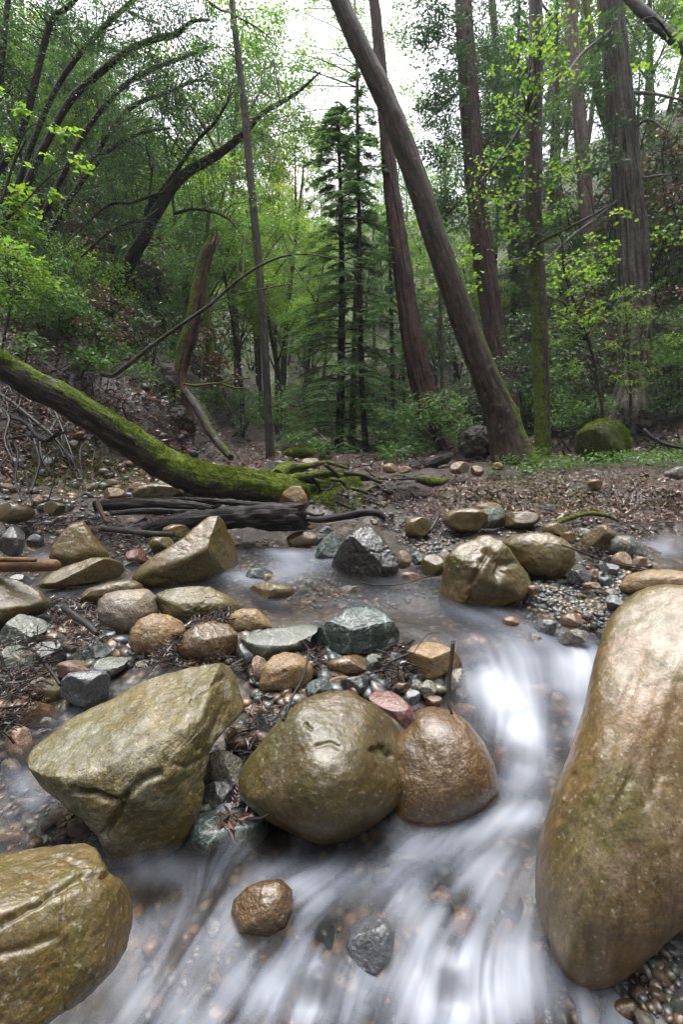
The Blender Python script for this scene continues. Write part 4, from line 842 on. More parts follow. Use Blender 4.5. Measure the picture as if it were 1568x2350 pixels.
# fallen mossy trunk
pts, rad = ppath([(-160,755,66,2.7),(-60,805,68,2.85),(0,838,70,2.95),(75,880,72,3.05),(150,918,72,3.15),(230,968,74,3.3),(300,1012,76,3.4),(360,1052,80,3.5),(420,1084,80,3.55),(490,1104,76,3.6),(560,1112,72,3.65),(610,1120,74,3.7),(655,1130,80,3.75),(690,1142,60,3.85)], 3)
t_fallen = t = empty('fallen_tree', (pts[-2][0], pts[-2][1], height(pts[-2][0], pts[-2][1])))
tag(t, 'moss-furred fallen trunk reaching from the left edge to its roots at the creek', 'fallen tree')
tube_obj('trunk', tube(pts, rad, 56, .02, amp=.06, lump=.14, seed=3, moss=(.1, -.12, 1), moss0=-.02, mossk=.68, mossb=-.38, nub=.07, flare=0), 'bark_log', t)
RTS = [[(625,1108,40),(655,1090,26),(690,1080,18),(720,1092,12),(760,1100,9)],[(640,1120,44),(668,1105,28),(700,1100,18),(740,1108,14),(790,1120,9),(840,1126,5)],[(640,1090,30),(665,1072,20),(700,1070,14),(750,1062,10),(800,1075,7)],
 [(650,1128,34),(645,1148,22),(640,1160,10)],[(620,1095,24),(640,1075,16),(660,1060,10)],[(660,1100,26),(700,1092,18),(735,1086,14),(780,1090,11),(830,1100,8),(870,1098,5)]]
for i, q in enumerate(RTS):
    p_, r_ = ppath(q, (3.72, 4.2)); tube_obj('root', tube(p_, r_, 10, .02, amp=.15, seed=i, moss0=.25), 'bark_log', t)
# loose roots around it, exposed by the creek
R2 = [([(745,1066,9),(770,1085,8),(790,1110,8),(800,1140,7),(795,1165,4)],4.0),([(760,1100,8),(785,1105,8),(800,1130,7),(812,1160,5),(815,1175,3)],3.9),([(790,1085,10),(830,1090,9),(870,1105,8),(905,1112,5)],4.1),
 ([(805,1120,8),(840,1130,7),(870,1145,6),(880,1160,4)],3.8),([(830,1140,9),(850,1120,8),(880,1115,7),(920,1125,6),(950,1140,4)],3.9),([(770,1150,7),(790,1160,6),(820,1170,5),(850,1172,4)],3.6),
 ([(860,1098,8),(900,1100,8),(950,1098,6),(985,1100,4)],4.3),([(880,1125,10),(920,1140,9),(960,1142,8),(985,1150,5)],3.9),([(650,1160,6),(690,1170,7),(720,1182,6),(745,1178,4)],3.5),([(850,1150,6),(880,1160,5),(920,1158,4),(945,1165,3)],3.7),
 ([(700,1085,9),(720,1100,8),(733,1120,7),(738,1140,6),(748,1160,4)],3.9),([(735,1090,9),(765,1095,8),(800,1100,8),(850,1092,6)],4.1),([(905,1100,8),(940,1120,6),(950,1135,4)],4.0),([(770,1175,6),(775,1150,6),(770,1130,5),(755,1115,4)],3.8)]
rt = empty('exposed_roots', P(820, 1150, 3.8)); tag(rt, 'tangle of grey exposed roots and moss where the bank has washed away', 'roots')
for i, (q, d) in enumerate(R2):
    p_, r_ = ppath(q, (d-.1, d+.15)); tube_obj('root', tube(p_, r_, 8, .02, amp=.2, seed=20+i, moss0=-.35), 'root', rt)
rg = np.random.default_rng(8)
for g_ in range(34):
    x, y = rg.uniform(760, 960), rg.uniform(1105, 1165); q = [(x, y, rg.uniform(2.5, 5))]; a = rg.uniform(-.3, .9)*2
    for k in range(4): q.append((q[-1][0]+rg.uniform(4, 18)*math.cos(a), q[-1][1]+rg.uniform(2, 14)*math.sin(abs(a)), q[-1][2]*.75)); a += rg.normal(0, .4)
    p_, r_ = ppath(q, (3.75, 3.65)); tube_obj('root', tube(p_, r_, 5, .03, seed=g_, moss0=-.6), 'root', rt)
# water-worn logs
def log(label, q, d, mat='wood_wet', name='log', cat='log', ns=36, **kw):
    p_, r_ = ppath(q, d); o = tube_obj(name, tube(p_, r_, ns, **kw), mat, None, p_.mean(0)); tag(o, label, cat); return o
log('thick dark waterlogged log with cracked wood, right of the thin grey one', [(330,1222,26),(400,1200,44),(480,1192,50),(560,1188,58),(640,1186,66),(690,1184,62)], (3.15, 2.95), step=.015, amp=.10, ridge=.2, seed=4, flat=1.05, jag=.5, moss0=-1, mossk=0)
log('flat split grey plank of driftwood above the thick dark log', [(218,1160,26),(270,1158,30),(350,1156,28),(430,1160,24),(490,1168,16)], (3.3, 3.25), step=.015, amp=.12, ridge=.2, seed=5, jag=.9, moss0=-1, mossk=0)
log('long thin grey driftwood splinter behind the flat plank', [(260,1148,10),(380,1146,14),(470,1148,12),(560,1156,14),(655,1160,10)], (3.45, 3.3), step=.015, amp=.15, ridge=.2, seed=6, moss0=-1, mossk=0)
log('dark waterlogged branch below the flat plank', [(255,1178,12),(340,1172,16),(420,1174,12),(455,1170,6)], (3.1, 3.15), step=.015, amp=.12, ridge=.15, seed=7, moss0=-1, mossk=0)
log('short white-spotted barked stick lying left of the tilted boulder', [(234,1213,15),(290,1218,15),(345,1224,15),(398,1226,13)], (2.8, 2.7), 'bark_grey', 'stick', 'stick', 14, step=.02, amp=.06, seed=8, moss0=-1, mossk=0)
log('peeled tan pole with a cut end sticking in from the left edge', [(-120,1298,34),(-30,1298,34),(60,1298,33),(118,1297,32),(131,1297,24)], (2.05, 2.0), 'wood_pale', 'pole', 'pole', 24, step=.02, amp=.03, ridge=.03, seed=9, moss0=-1, mossk=0)
log('thin peeled tan pole lying on top of the thicker cut pole', [(-120,1288,16),(-30,1284,16),(50,1284,14),(82,1285,10)], (2.0, 1.98), 'wood_pale', 'pole', 'pole', 16, step=.02, amp=.04, seed=10, moss0=-1, mossk=0)
log('curved black branch half in the riffle beside the russet leaf pile', [(700,1190,12),(740,1192,16),(790,1184,18),(840,1176,18),(868,1178,16),(885,1190,10)], (3.1, 3.05), 'wood_wet', 'branch', 'branch', 16, step=.02, amp=.1, seed=11, moss0=-1, mossk=0)
log('charred log lying behind the root tangle', [(905,1090,20),(935,1078,30),(965,1070,30),(1005,1058,28),(1028,1052,24)], (4.9, 5.1), 'wood_wet', 'log', 'log', 26, step=.03, amp=.15, ridge=.15, seed=12, moss0=-.6, mossk=.4)
log('short mossy log stub on the leaf-strewn bank', [(958,1098,16),(980,1104,22),(1010,1106,20),(1030,1098,8)], (4.0, 4.1), 'bark_log', 'log', 'log', 16, step=.03, amp=.15, seed=13, moss0=.4)
log('brown reddish stick leaning out of the litter left of the dead logs', [(222,1150,14),(232,1175,12),(245,1200,9)], (3.1, 2.95), 'bark_redwood', 'stick', 'stick', 10, step=.02, seed=14, moss0=-1, mossk=0)
log('straight dark stick standing upright beside the tan angular rock', [(1041,1470,9),(1036,1520,9),(1031,1570,9),(1030,1610,8),(1038,1638,6)], (1.20, 1.12), 'twig', 'stick', 'stick', 10, step=.01, amp=.1, nub=.25, seed=15, moss0=-1, mossk=0)
log('thin bent grey twig leaning on the round boulder', [(695,1472,4),(708,1490,4.5),(704,1525,5),(690,1565,5.5),(670,1600,6),(658,1635,7),(650,1652,8)], (1.28, 1.06), 'root', 'twig', 'twig', 8, step=.01, amp=.1, seed=16, moss0=-1, mossk=0)
log('arched red twig over the tan angular rock', [(948,1500,2.5),(960,1482,2.5),(975,1462,2.5),(990,1452,2),(1015,1453,1.5)], (1.2, 1.3), 'twig', 'twig', 'twig', 6, step=.01, seed=17, moss0=-1, mossk=0)
log('black stick in the twig pile under the serpentine rock', [(878,1546,7),(892,1522,6),(915,1510,6),(945,1498,5)], (1.2, 1.22), 'twig', 'stick', 'stick', 8, step=.01, amp=.1, seed=18, moss0=-1, mossk=0)
log('short black stick between bluish and olive stones at the left', [(105,1525,10),(120,1545,10),(138,1572,8)], (1.38, 1.3), 'twig', 'stick', 'stick', 8, step=.01, amp=.15, seed=19, moss0=-1, mossk=0)
log('thick grey weathered stick on top of the red litter', [(145,1392,16),(170,1412,18),(200,1432,18),(222,1455,12)], (1.7, 1.58), 'root', 'stick', 'stick', 14, step=.01, amp=.15, seed=20, moss0=-1, mossk=0)
log('dark rounded stick end beside the round tan boulder', [(985,1222,7),(1000,1198,8),(1008,1180,8)], (2.5, 2.6), 'root', 'stick', 'stick', 8, step=.02, seed=21, moss0=-1, mossk=0)
log('mossy branch lying along the far bank of the right inlet', [(1250,1212,7),(1300,1192,12),(1350,1178,12),(1395,1184,10),(1420,1196,6)], (3.0, 3.1), 'bark_log', 'branch', 'branch', 10, step=.03, amp=.15, seed=22, moss0=.2)
log('long thin twig trailing over the gravel behind the oval boulder', [(1290,1250,5),(1340,1268,5),(1400,1290,5),(1480,1306,4)], (2.1, 2.0), 'twig', 'twig', 'twig', 6, step=.02, seed=23, moss0=-1, mossk=0)
log('wet twig lying in the upper pool beside the black boulder', [(820,1335,3),(860,1342,3.5),(920,1340,3.5),(990,1320,3)], (1.95, 2.0), 'twig', 'twig', 'twig', 6, step=.02, seed=24, moss0=-1, mossk=0)
log('pale dead branch on the slope right of the mossy boulder', [(1478,985,9),(1500,1005,11),(1530,1020,11),(1575,1030,10)], (6.0, 5.8), 'root', 'branch', 'branch', 8, step=.03, amp=.1, seed=25, moss0=-1, mossk=0)
log('leaning dark pole of dead wood on the left slope below the snag', [(425,895,18),(455,940,22),(480,985,22),(505,1020,22),(530,1050,16)], (5.9, 5.2), 'bark_grey', 'log', 'log', 16, step=.04, amp=.1, ridge=.1, seed=26, moss0=-.4)
# hanging roots of the cut bank
hr = empty('hanging_roots', P(90, 1000, 3.6)); tag(hr, 'web of grey roots hanging out of the cut bank at the left edge', 'roots')
HR = [[(0,905,12),(30,925,10),(60,950,11),(90,975,12),(120,1000,9),(150,1040,6),(165,1080,4)],[(0,960,8),(50,965,10),(85,1000,12),(110,1010,12),(140,985,6)],[(70,970,8),(80,1020,9),(90,1060,8),(80,1100,8),(70,1130,6)],
 [(20,990,5),(40,1040,6),(35,1100,5),(50,1150,4)],[(120,930,6),(140,980,7),(160,1030,6),(175,1080,4)],[(0,1010,7),(60,1000,8),(110,1005,9),(150,990,5)],[(90,1000,7),(95,1050,7),(120,1100,5),(110,1150,4)],
 [(0,1050,5),(50,1070,6),(100,1090,5),(150,1085,3)],[(130,960,8),(110,1000,10),(100,1012,6)],[(60,1080,5),(65,1120,6),(75,1160,5)],[(0,930,6),(20,960,7),(10,1010,6),(30,1060,4)]]
for i, q in enumerate(HR):
    p_, r_ = ppath(q, (3.55, 3.15)); tube_obj('root', tube(p_, r_, 7, .03, amp=.2, seed=60+i, moss0=-.75), 'root', hr)
rg = np.random.default_rng(18)
for i in range(38):
    x, y = rg.uniform(-10, 230), rg.uniform(880, 1060); q = [(x, y, rg.uniform(2.5, 5.5))]; a = rg.uniform(.3, 2.6)
    for k in range(5): q.append((q[-1][0]+rg.uniform(6, 28)*math.cos(a), q[-1][1]+rg.uniform(6, 28)*math.sin(a), q[-1][2]*.8)); a += rg.normal(0, .45)
    p_, r_ = ppath(q, (3.6-.3*rg.random(), 3.2)); tube_obj('root', tube(p_, r_, 5, .04, seed=i, amp=.2, moss0=-1), 'root', hr)
# ------------------------------------------------------------------ leaves
class Leaves:
    def __init__(s): s.V, s.R = [], []
    def add(s, c, L, W, rng, flat=.6, droop=.15, rnd=None, dirs=None, shape=0, fold=.18):
        """c (n,3) leaf bases; every leaf a folded blade with its own direction"""
        n = len(c); L = np.asarray(L)*rng.uniform(.65, 1.25, n); W = W*rng.uniform(.75, 1.2, n)
        if dirs is None:
            a = rng.uniform(0, 2*math.pi, n); dirs = np.stack([np.cos(a), np.sin(a), rng.normal(-droop, .45, n)], 1)
        dirs = norm_rows(dirs); up = np.stack([rng.normal(0, flat, n), rng.normal(0, flat, n), np.ones(n)], 1)
        side = norm_rows(np.cross(dirs, up)); nr = np.cross(side, dirs)
        L, W = L[:, None], W[:, None]
        v = np.stack([c, c+dirs*L*.45+side*W/2+nr*W*fold, c+dirs*L, c+dirs*L*.45-side*W/2+nr*W*fold], 1)
        s.V.append(v.reshape(-1, 3)); s.R.append(np.repeat(rng.random(n) if rnd is None else np.clip(rnd+rng.normal(0, .15, n), 0, 1), 4))
    def count(s): return sum(len(v) for v in s.V)//4
    def obj(s, name, mat, parent=None, loc=(0, 0, 0), wood=None):
        V = np.vstack(s.V)-np.array(loc); n = len(V)//4; q = np.arange(n*4).reshape(n, 4); R = np.concatenate(s.R)
        polys = [q]; mats = [M[mat]]; mi = np.zeros(n, int); bc = None; at = {'rnd': R}
        if wood:
            v, f, a = join_tubes(wood); v = v-np.array(loc); V2 = np.vstack([V, v]); polys = [q, f[0]+len(V), f[1]+len(V)]
            mi = np.concatenate([mi, np.ones(len(f[0])+len(f[1]), int)]); mats.append(M['twig'])
            at = {'rnd': np.concatenate([R, np.zeros(len(v))]), 'bc': np.vstack([np.zeros_like(V), a['bc']]), 'moss': np.concatenate([np.zeros(len(V)), a['moss']])}; V = V2
        me = mesh_np(name, V, polys, mats, False, at, mi); return link(name, me, parent, None)
def clump_centres(blobs, rng, shell=.5):
    """blobs: (centre xyz, radii xyz, n) -> points, favouring the outer part of each ellipsoid"""
    out = []
    for c, r, n in blobs:
        u = norm_rows(rng.normal(size=(n, 3))); k = rng.random(n)**(1/3.)*(1-shell)+shell*rng.random(n)**.3; out.append(np.array(c)+u*k[:, None]*np.array(r))
    return np.vstack(out)
def leaf_clumps(cc, per, R, L, W, rng, lv, flat=.45, squash=.5, droop=.15):
    n = len(cc); k = np.repeat(np.arange(n), per); off = norm_rows(rng.normal(size=(n*per, 3)))*(rng.random((n*per, 1))**.45)*R*np.repeat(rng.uniform(.6, 1.3, n), per)[:, None]
    off[:, 2] *= squash; tone = np.repeat(rng.uniform(.1, .9, n), per)
    lv.add(cc[k]+off, L, W, rng, flat, droop, tone)
def twigs_to(cc, stem, srad, rng, r0=.012, frac=1., ns=4, sag=.08):
    """thin curved twigs from the stem to leaf clumps"""
    out = []
    for c in cc[rng.random(len(cc)) < frac]:
        d = np.linalg.norm(stem-c, axis=1)+np.maximum(stem[:, 2]-c[2]+.0, 0)*.8; j = int(d.argmin()); a = stem[j]; ln = np.linalg.norm(c-a)
        m1 = a+(c-a)*.4+np.array([0, 0, ln*rng.uniform(0, sag*2)])+rng.normal(0, .04*ln, 3); m2 = a+(c-a)*.75+np.array([0, 0, ln*sag])+rng.normal(0, .04*ln, 3)
        rr = min(r0*(.35+ln*.5), srad[j]*.6); out.append(tube([a, m1, m2, c], [rr, rr*.7, rr*.45, rr*.2], ns, n=7, moss0=-1, mossk=0))
    return out
def pblobs(L):
    """(px, py, rx px, ry px, depth, thickness m, n) -> blobs in space"""
    return [(P(a, b, d), (rx/F_PX*d, t, ry/F_PX*d), n) for (a, b, rx, ry, d, t, n) in L]
def tree(name, label, cat, stems, mat, blobs=(), leaf='leaf_mid', per=30, cr=.22, L=.05, W=.025, seed=0, ns=20, group=None, twig=.8, squash=.5, flat=.45, stand=True, **kw):
    """stems: [(pixel path, depth)], the first one the trunk; blobs: pixel blobs of foliage"""
    rng = np.random.default_rng(seed+31); p0, r0 = ppath(*stems[0])
    if stand: p0, r0 = ground_root(p0, r0)
    root = empty(name, (p0[0][0], p0[0][1], float(height(p0[0][0], p0[0][1])))); tag(root, label, cat, group)
    S_, R_ = [], []
    for i, (q, d) in enumerate(stems):
        p_, r_ = (p0, r0) if i == 0 else ppath(q, d); k = dict(amp=.05, seed=seed+i, nub=.0); k.update(kw)
        if i: k['flare'] = 0; k['ridge'] = k.get('ridge', 0)*.5
        nn = ns if i == 0 else max(6, ns//2)
        tube_obj('trunk' if i == 0 else 'branch', tube(p_, r_, nn, step=max(.03, float(np.mean(r_))*.55), **k), mat, root)
        B = catmull(np.hstack([p_, r_[:, None]]), 40); S_.append(B[10 if i == 0 else 6:, :3]); R_.append(B[10 if i == 0 else 6:, 3])
    if blobs:
        lv = Leaves(); cc = clump_centres(pblobs(blobs), rng); leaf_clumps(cc, per, cr, L, W, rng, lv, flat, squash)
        w_ = twigs_to(cc, np.vstack(S_), np.concatenate(R_), rng, frac=twig); lv.obj('crown', leaf, root, root.location, w_)
    return root
# ---- trunks of the right side
tree('alder_tree', 'big mossy-sided brown trunk leaning up to the left across the right half', 'tree',
 [([(1180,1068,98),(1163,1005,80),(1146,940,70),(1110,850,62),(1070,750,58),(1030,635,55),(985,500,52),(935,355,50),(895,250,48),(850,155,45),(805,60,42),(770,-25,40),(735,-130,38)], (5.2, 4.9))], 'bark_alder',
 [], ns=56, seed=1, nub=.16, amp=.05, ridge=.0, moss=(1, -.1, .3), moss0=-.38, mossk=.85, mossb=.25, flare=.22, lump=.06)
tree('alder_tree', 'upright dark mossy trunk with pale lichen patches, just right of the leaning one', 'tree',
 [([(1248,1052,46),(1246,990,38),(1243,880,38),(1239,760,38),(1234,620,36),(1226,480,38),(1226,360,40),(1228,240,38),(1232,120,34),(1230,0,32),(1228,-110,30)], (5.9, 5.6)),
  ([(1230,230,12),(1190,300,8),(1150,360,6),(1100,420,3)], (5.6, 5.4)), ([(1232,560,10),(1290,530,7),(1350,500,6),(1410,465,3)], (5.6, 5.3))], 'bark_alder',
 [(1190,190,70,110,5.4,.5,26),(1150,420,80,90,5.6,.5,26),(1290,440,70,70,5.5,.5,16),(1290,110,70,90,5.3,.5,16),(1180,560,60,60,5.6,.5,12)], leaf='leaf_bright', per=13, cr=.18, L=.056, W=.036, ns=30, seed=2, nub=.07, moss=(-.7, -.3, .1), moss0=.08, mossk=.3, mossb=.45)
tree('redwood_tree', 'largest greyish furrowed redwood trunk near the right edge', 'tree',
 [([(1456,945,150),(1456,890,104),(1455,820,84),(1455,700,78),(1452,600,76),(1444,470,74),(1432,330,70),(1420,200,64),(1408,80,60),(1400,-20,58),(1392,-120,56)], 8.15),
  ([(1415,462,8),(1370,500,7),(1310,545,6),(1250,600,3)], (8.1, 7.3)),([(1415,60,8),(1340,120,6),(1300,170,4)], (8.1, 7.3)),([(1440,212,9),(1500,215,7),(1568,230,5)], (8.1, 7.6)),([(1440,415,8),(1500,405,7),(1545,400,4)], (8.1, 7.6)),([(1445,300,8),(1490,275,7),(1530,300,4)], (8.1, 7.6))], 'bark_grey_redwood',
 [(1375,150,30,100,8.0,.5,8),(1500,100,40,80,8.0,.8,8),(1380,330,30,80,8.0,.5,7)], leaf='leaf_fir', per=60, cr=.34, L=.10, W=.03, ns=72, seed=3, ridge=.2, amp=.07, flare=.25, moss0=-.5, squash=.35)
tree('redwood_tree', 'tall reddish redwood trunk standing behind the leaning trunk', 'tree',
 [([(1160,900,60),(1140,780,52),(1118,650,50),(1100,500,47),(1088,370,46),(1078,230,45),(1070,110,42),(1063,0,38),(1056,-110,36)], 9.6),
  ([(1085,420,6),(1040,480,5),(990,520,3)], (9.4, 8.8)), ([(1110,440,7),(1170,450,6),(1200,480,3)], (9.4, 9)), ([(1075,200,6),(1020,240,5),(980,280,3)], (9.4, 9))], 'bark_redwood',
 [(1010,130,60,120,9.4,.9,34),(1130,90,50,90,9.8,.9,24),(1150,260,60,100,9.8,.9,30),(1010,300,50,110,9.2,.9,30),(1030,470,55,70,9,.7,26),(1150,380,50,60,9.6,.8,18),(960,40,50,60,9.6,.8,12)], leaf='leaf_fir', per=70, cr=.36, L=.10, W=.03, ns=64, seed=4, ridge=.18, amp=.06, moss0=-.7, squash=.35)
tree('redwood_tree', 'dark red-brown redwood trunk leaning left in the middle distance', 'tree',
 [([(1002,1040,72),(992,1000,62),(978,920,56),(958,830,52),(940,730,48),(922,600,42),(905,480,38),(893,370,34),(882,250,30),(872,130,26),(860,10,24),(850,-100,22)], 6.8)], 'bark_redwood',
 [(930,600,50,60,7.3,.4,14),(950,700,40,50,7.3,.4,8),(880,300,50,80,7.8,.6,8),(925,470,50,60,7.6,.6,10)], leaf='leaf_mid', per=22, cr=.22, L=.06, W=.032, ns=56, seed=5, ridge=.17, moss0=-.5)
tree('redwood_tree', 'pale pinkish redwood trunk far back between the dark mossy trunk and the largest redwood', 'tree',
 [([(1368,690,46),(1358,600,36),(1345,450,34),(1333,300,32),(1322,150,28),(1310,0,26),(1310,0,26),(1300,-100,24)], 10.6)], 'bark_pale',
 [(1290,60,60,80,11.5,.6,14),(1370,180,50,80,11.5,.6,12),(1270,280,50,70,11.5,.6,14),(1290,420,50,60,11.5,.6,12)], leaf='leaf_mid', per=36, cr=.35, L=.075, W=.04, ns=36, seed=6, ridge=.08, moss0=-1, mossk=0)
tree('redwood_tree', 'thin pale trunk far behind the tall reddish redwood', 'tree', [([(1192,700,26),(1188,600,22),(1180,480,20),(1172,380,18),(1165,250,16)], 16)], 'bark_pale',
 [(1180,330,60,80,16,1,20),(1200,520,60,70,15.6,1,14)], leaf='leaf_mid', per=50, cr=.5, L=.12, W=.06, ns=20, seed=7, ridge=.05, moss0=-1, mossk=0)
tree('redwood_tree', 'slim dark trunk left of the mossy upright trunk, high up', 'tree', [([(1175,560,18),(1165,400,18),(1150,250,18),(1138,100,17),(1128,-30,16)], 12)], 'bark_redwood',
 [(1120,60,50,80,12,1,16),(1170,180,50,70,12,1,14)], leaf='leaf_fir', per=60, cr=.4, L=.10, W=.03, ns=20, seed=8, moss0=-1, mossk=0)
tree('oak_tree', 'crooked mossy trunk behind the largest redwood', 'tree', [([(1510,700,20),(1480,560,18),(1440,400,20),(1400,300,24),(1370,200,22),(1360,100,18),(1340,-20,16)], 11), ([(1400,300,12),(1420,250,8),(1460,150,4)], 11)], 'bark_log',
 [(1390,130,40,120,10.6,.8,20),(1500,470,60,80,10.6,.8,12)], leaf='leaf_bay', per=40, cr=.3, L=.06, W=.025, ns=20, seed=9, moss0=.3)
tree('pine_tree', 'dark branch trunk crossing the top right corner', 'tree', [([(1700,230,34),(1620,150,32),(1568,105,30),(1520,65,28),(1470,20,26),(1430,-20,24),(1380,-60,22)], (4.6, 5.4)), ([(1540,85,8),(1500,40,4),(1450,60,2)], (4.8, 4.6))], 'bark_dark',
 [(1520,130,50,20,4.6,.3,3),(1550,20,30,30,4.6,.3,3)], leaf='leaf_bright', per=8, cr=.12, L=.08, W=.06, ns=20, seed=10, stand=False, nub=.1, moss0=-1, mossk=0)
tree('maple_tree', 'maple with russet withered leaves at the right edge behind the largest redwood', 'tree', [([(1600,900,16),(1560,780,14),(1540,650,12),(1530,500,10),(1520,350,7)], 9.6), ([(1535,560,7),(1490,520,5),(1460,480,3)], 9.4)], 'bark_grey',
 [(1510,400,60,110,9.4,.8,32),(1550,520,40,80,9.4,.8,20),(1540,280,40,60,9.6,.6,14),(1480,480,30,60,9.4,.5,12)], leaf='leaf_dead', per=22, cr=.22, L=.07, W=.05, ns=14, seed=11)
tree('hazel_tree', 'slender hazel with fresh yellow-green leaves between the leaning and the upright trunks', 'tree', [([(1010,1010,10),(1016,880,9),(1012,740,8),(1012,600,7)], 6.8), ([(1012,700,5),(1060,660,4),(1100,640,2)], (6.6,6.2))], 'bark_grey',
 [(1080,620,50,60,6.2,.4,10),(990,620,30,50,6.6,.4,6)], leaf='leaf_bright', per=9, cr=.15, L=.07, W=.05, ns=10, seed=12)
tree('hazel_tree', 'hazel bush arching right of the upright mossy trunk with bright new leaves', 'shrub', [([(1390,1000,8),(1370,850,8),(1340,760,7),(1300,700,5),(1260,680,3)], 6.6), ([(1360,800,6),(1300,640,5),(1290,540,3)], (6.6,6.2)), ([(1350,780,6),(1400,680,4),(1390,600,3)], 6.6)], 'bark_grey',
 [(1300,640,60,60,6.2,.4,18),(1290,760,50,60,6.2,.4,18),(1360,620,60,60,6.4,.4,14),(1340,720,50,40,6.2,.4,12),(1400,540,50,50,6.4,.4,8),(1290,850,40,40,6.3,.4,8)], leaf='leaf_bright', per=12, cr=.15, L=.065, W=.045, ns=10, seed=13)
tree('redwood_sapling', 'young redwood sprouting bright fans in front of the largest redwood trunk', 'sapling', [([(1450,960,8),(1447,880,7),(1442,780,6),(1436,690,4),(1430,640,2)], 7.4)], 'bark_grey',
 [(1435,690,30,50,7.3,.3,16),(1480,720,30,30,7.3,.3,9),(1450,790,40,50,7.3,.3,14),(1430,880,30,30,7.2,.3,7),(1480,830,30,40,7.2,.3,8)], leaf='leaf_bright', per=16, cr=.14, L=.09, W=.018, ns=8, seed=14, squash=.3)
tree('alder_tree', 'tall thin pale trunk in the sky gap above the central fir', 'tree', [([(832,900,12),(828,600,10),(822,400,9),(820,200,8),(816,60,6),(812,-60,4)], 12)], 'bark_pale',
 [(740,60,70,80,12,1.2,26),(820,130,50,110,12,1,26),(690,180,50,60,12,.8,14),(900,120,50,100,12,1,22),(960,260,40,80,12,.8,16),(830,330,60,60,12,.8,14),(640,330,50,60,12,.8,14),(640,60,50,60,12,.8,22),(600,200,50,70,12,.8,22),(680,300,50,60,12,.8,18),(730,180,50,60,12,.8,18),(760,330,40,50,12,.6,10),(590,340,40,50,12,.8,14)], leaf='leaf_bright', per=52, cr=.38, L=.060, W=.036, twig=.22, ns=12, seed=21, moss0=-1, mossk=0)
# ---- middle
tree('alder_tree', 'thin straight knobbly grey trunk left of the centre', 'tree',
 [([(621,1058,22),(617,980,19),(612,880,18),(606,760,18),(596,640,18),(584,500,18),(574,400,17),(562,260,17),(548,140,16),(536,40,15),(528,-60,14)], 5.6),
  ([(532,30,5),(500,20,4),(465,-10,2)], (5.6,5.2)), ([(540,36,5),(600,70,3),(640,110,2)], (5.6,5.4)), ([(562,540,4),(560,590,3),(556,650,2)], (5.6,5.3))], 'bark_grey',
 [(610,60,70,60,5.6,.5,9),(500,90,60,60,5.6,.5,9),(620,250,50,60,5.7,.5,5),(560,470,40,60,5.6,.4,4)], leaf='leaf_mid', per=20, cr=.18, L=.05, W=.03, ns=26, seed=20, nub=.16, moss0=-1, mossk=0)
def conifer_boughs(path, rad, rng, z0, spread, n, spray=.09, drop=.45, L=.07, W=.02, lo=.15, leafmat='leaf_fir', top=1.):
    """boughs in loose whorls; each carries flat drooping sprays of needles"""
    lv = Leaves(); wood = []; B = catmull(np.hstack([path, rad[:, None]]), 120); hmin, hmax = B[0, 2], B[-1, 2]
    for i in range(n):
        t = z0+(1-z0)*(i/n)**.9; j = min(int(t*119), 118); a = B[j, :3]; th = rng.uniform(0, 6.28) if i % 4 else rng.uniform(0, 6.28)
        ln = spread*((1-t)**.75*.95+.07)*rng.uniform(.35, 1.2)*top; dr = np.array([math.cos(th), math.sin(th), 0]); m = 9
        s = np.linspace(0, 1, m); pt = a+dr*(s*ln)[:, None]+np.array([0, 0, 1.])*((.22*s-drop*s*s)*ln)[:, None]
        wood.append(tube(pt[::2], np.linspace(.012, .002, len(pt[::2]))*(.5+ln*.5), 4, n=6, moss0=-1, mossk=0))
        k = int(ln/spray*2.2)+3; ss = rng.uniform(lo, 1, k); c = np.stack([np.interp(ss, s, pt[:, q]) for q in range(3)], 1)
        sl = (ln*.42*(1-ss)**.7+.05)*rng.uniform(.6, 1.2, k); sd_ = np.where(np.arange(k) % 2, 1, -1); perp = np.array([-dr[1], dr[0], 0])
        sdir = norm_rows(dr[None]*.75+perp*sd_[:, None]+np.array([0, 0, -.35])+rng.normal(0, .12, (k, 3)))
        for f in np.arange(.0, 1.0, .16):
            cc = c+sdir*(sl*f)[:, None]; m_ = sl > .05
            for e in (1, -1):
                dd = norm_rows(sdir+np.cross(sdir, [0, 0, 1.])*e*.9+rng.normal(0, .15, (k, 3)))
                lv.add(cc[m_], L*(1.1-.5*f), W, rng, .3, 0, None, dd[m_])
    return lv, wood
def conifer(label, q, d, z0, spread, n, seed, mat='bark_dark', name='fir_tree', ns=20, **kw):
    rng = np.random.default_rng(seed); p_, r_ = ground_root(*ppath(q, d)); root = empty(name, (p_[0][0], p_[0][1], float(height(p_[0][0], p_[0][1])))); tag(root, label, 'tree')
    tube_obj('trunk', tube(p_, r_, ns, step=.06, amp=.05, ridge=.05, seed=seed, moss0=-.2), mat, root)
    lv, wd = conifer_boughs(p_, r_, rng, z0, spread, n, **kw); lv.obj('crown', kw.get('leafmat', 'leaf_fir'), root, root.location, wd); return root
conifer('young fir with layered drooping boughs standing in the centre of the valley', [(778,1040,22),(782,900,19),(785,700,15),(783,500,11),(778,330,6),(774,235,2)], 7.2, .14, 1.35, 190, 31, leafmat='leaf_soft_fir', spray=.065, L=.06, W=.018, drop=.5, top=1.0)
conifer('slimmer fir right behind the central one', [(842,1058,16),(832,900,14),(826,700,12),(824,500,9),(822,320,6),(821,140,2)], 6.8, .3, 1.05, 80, 32, leafmat='leaf_soft_fir', spray=.07, L=.06, W=.018, drop=.5)
conifer('fir reaching over the path of sky right of the central fir', [(905,1010,10),(900,800,10),(896,600,8),(890,450,3)], 9.5, .3, .9, 60, 33)
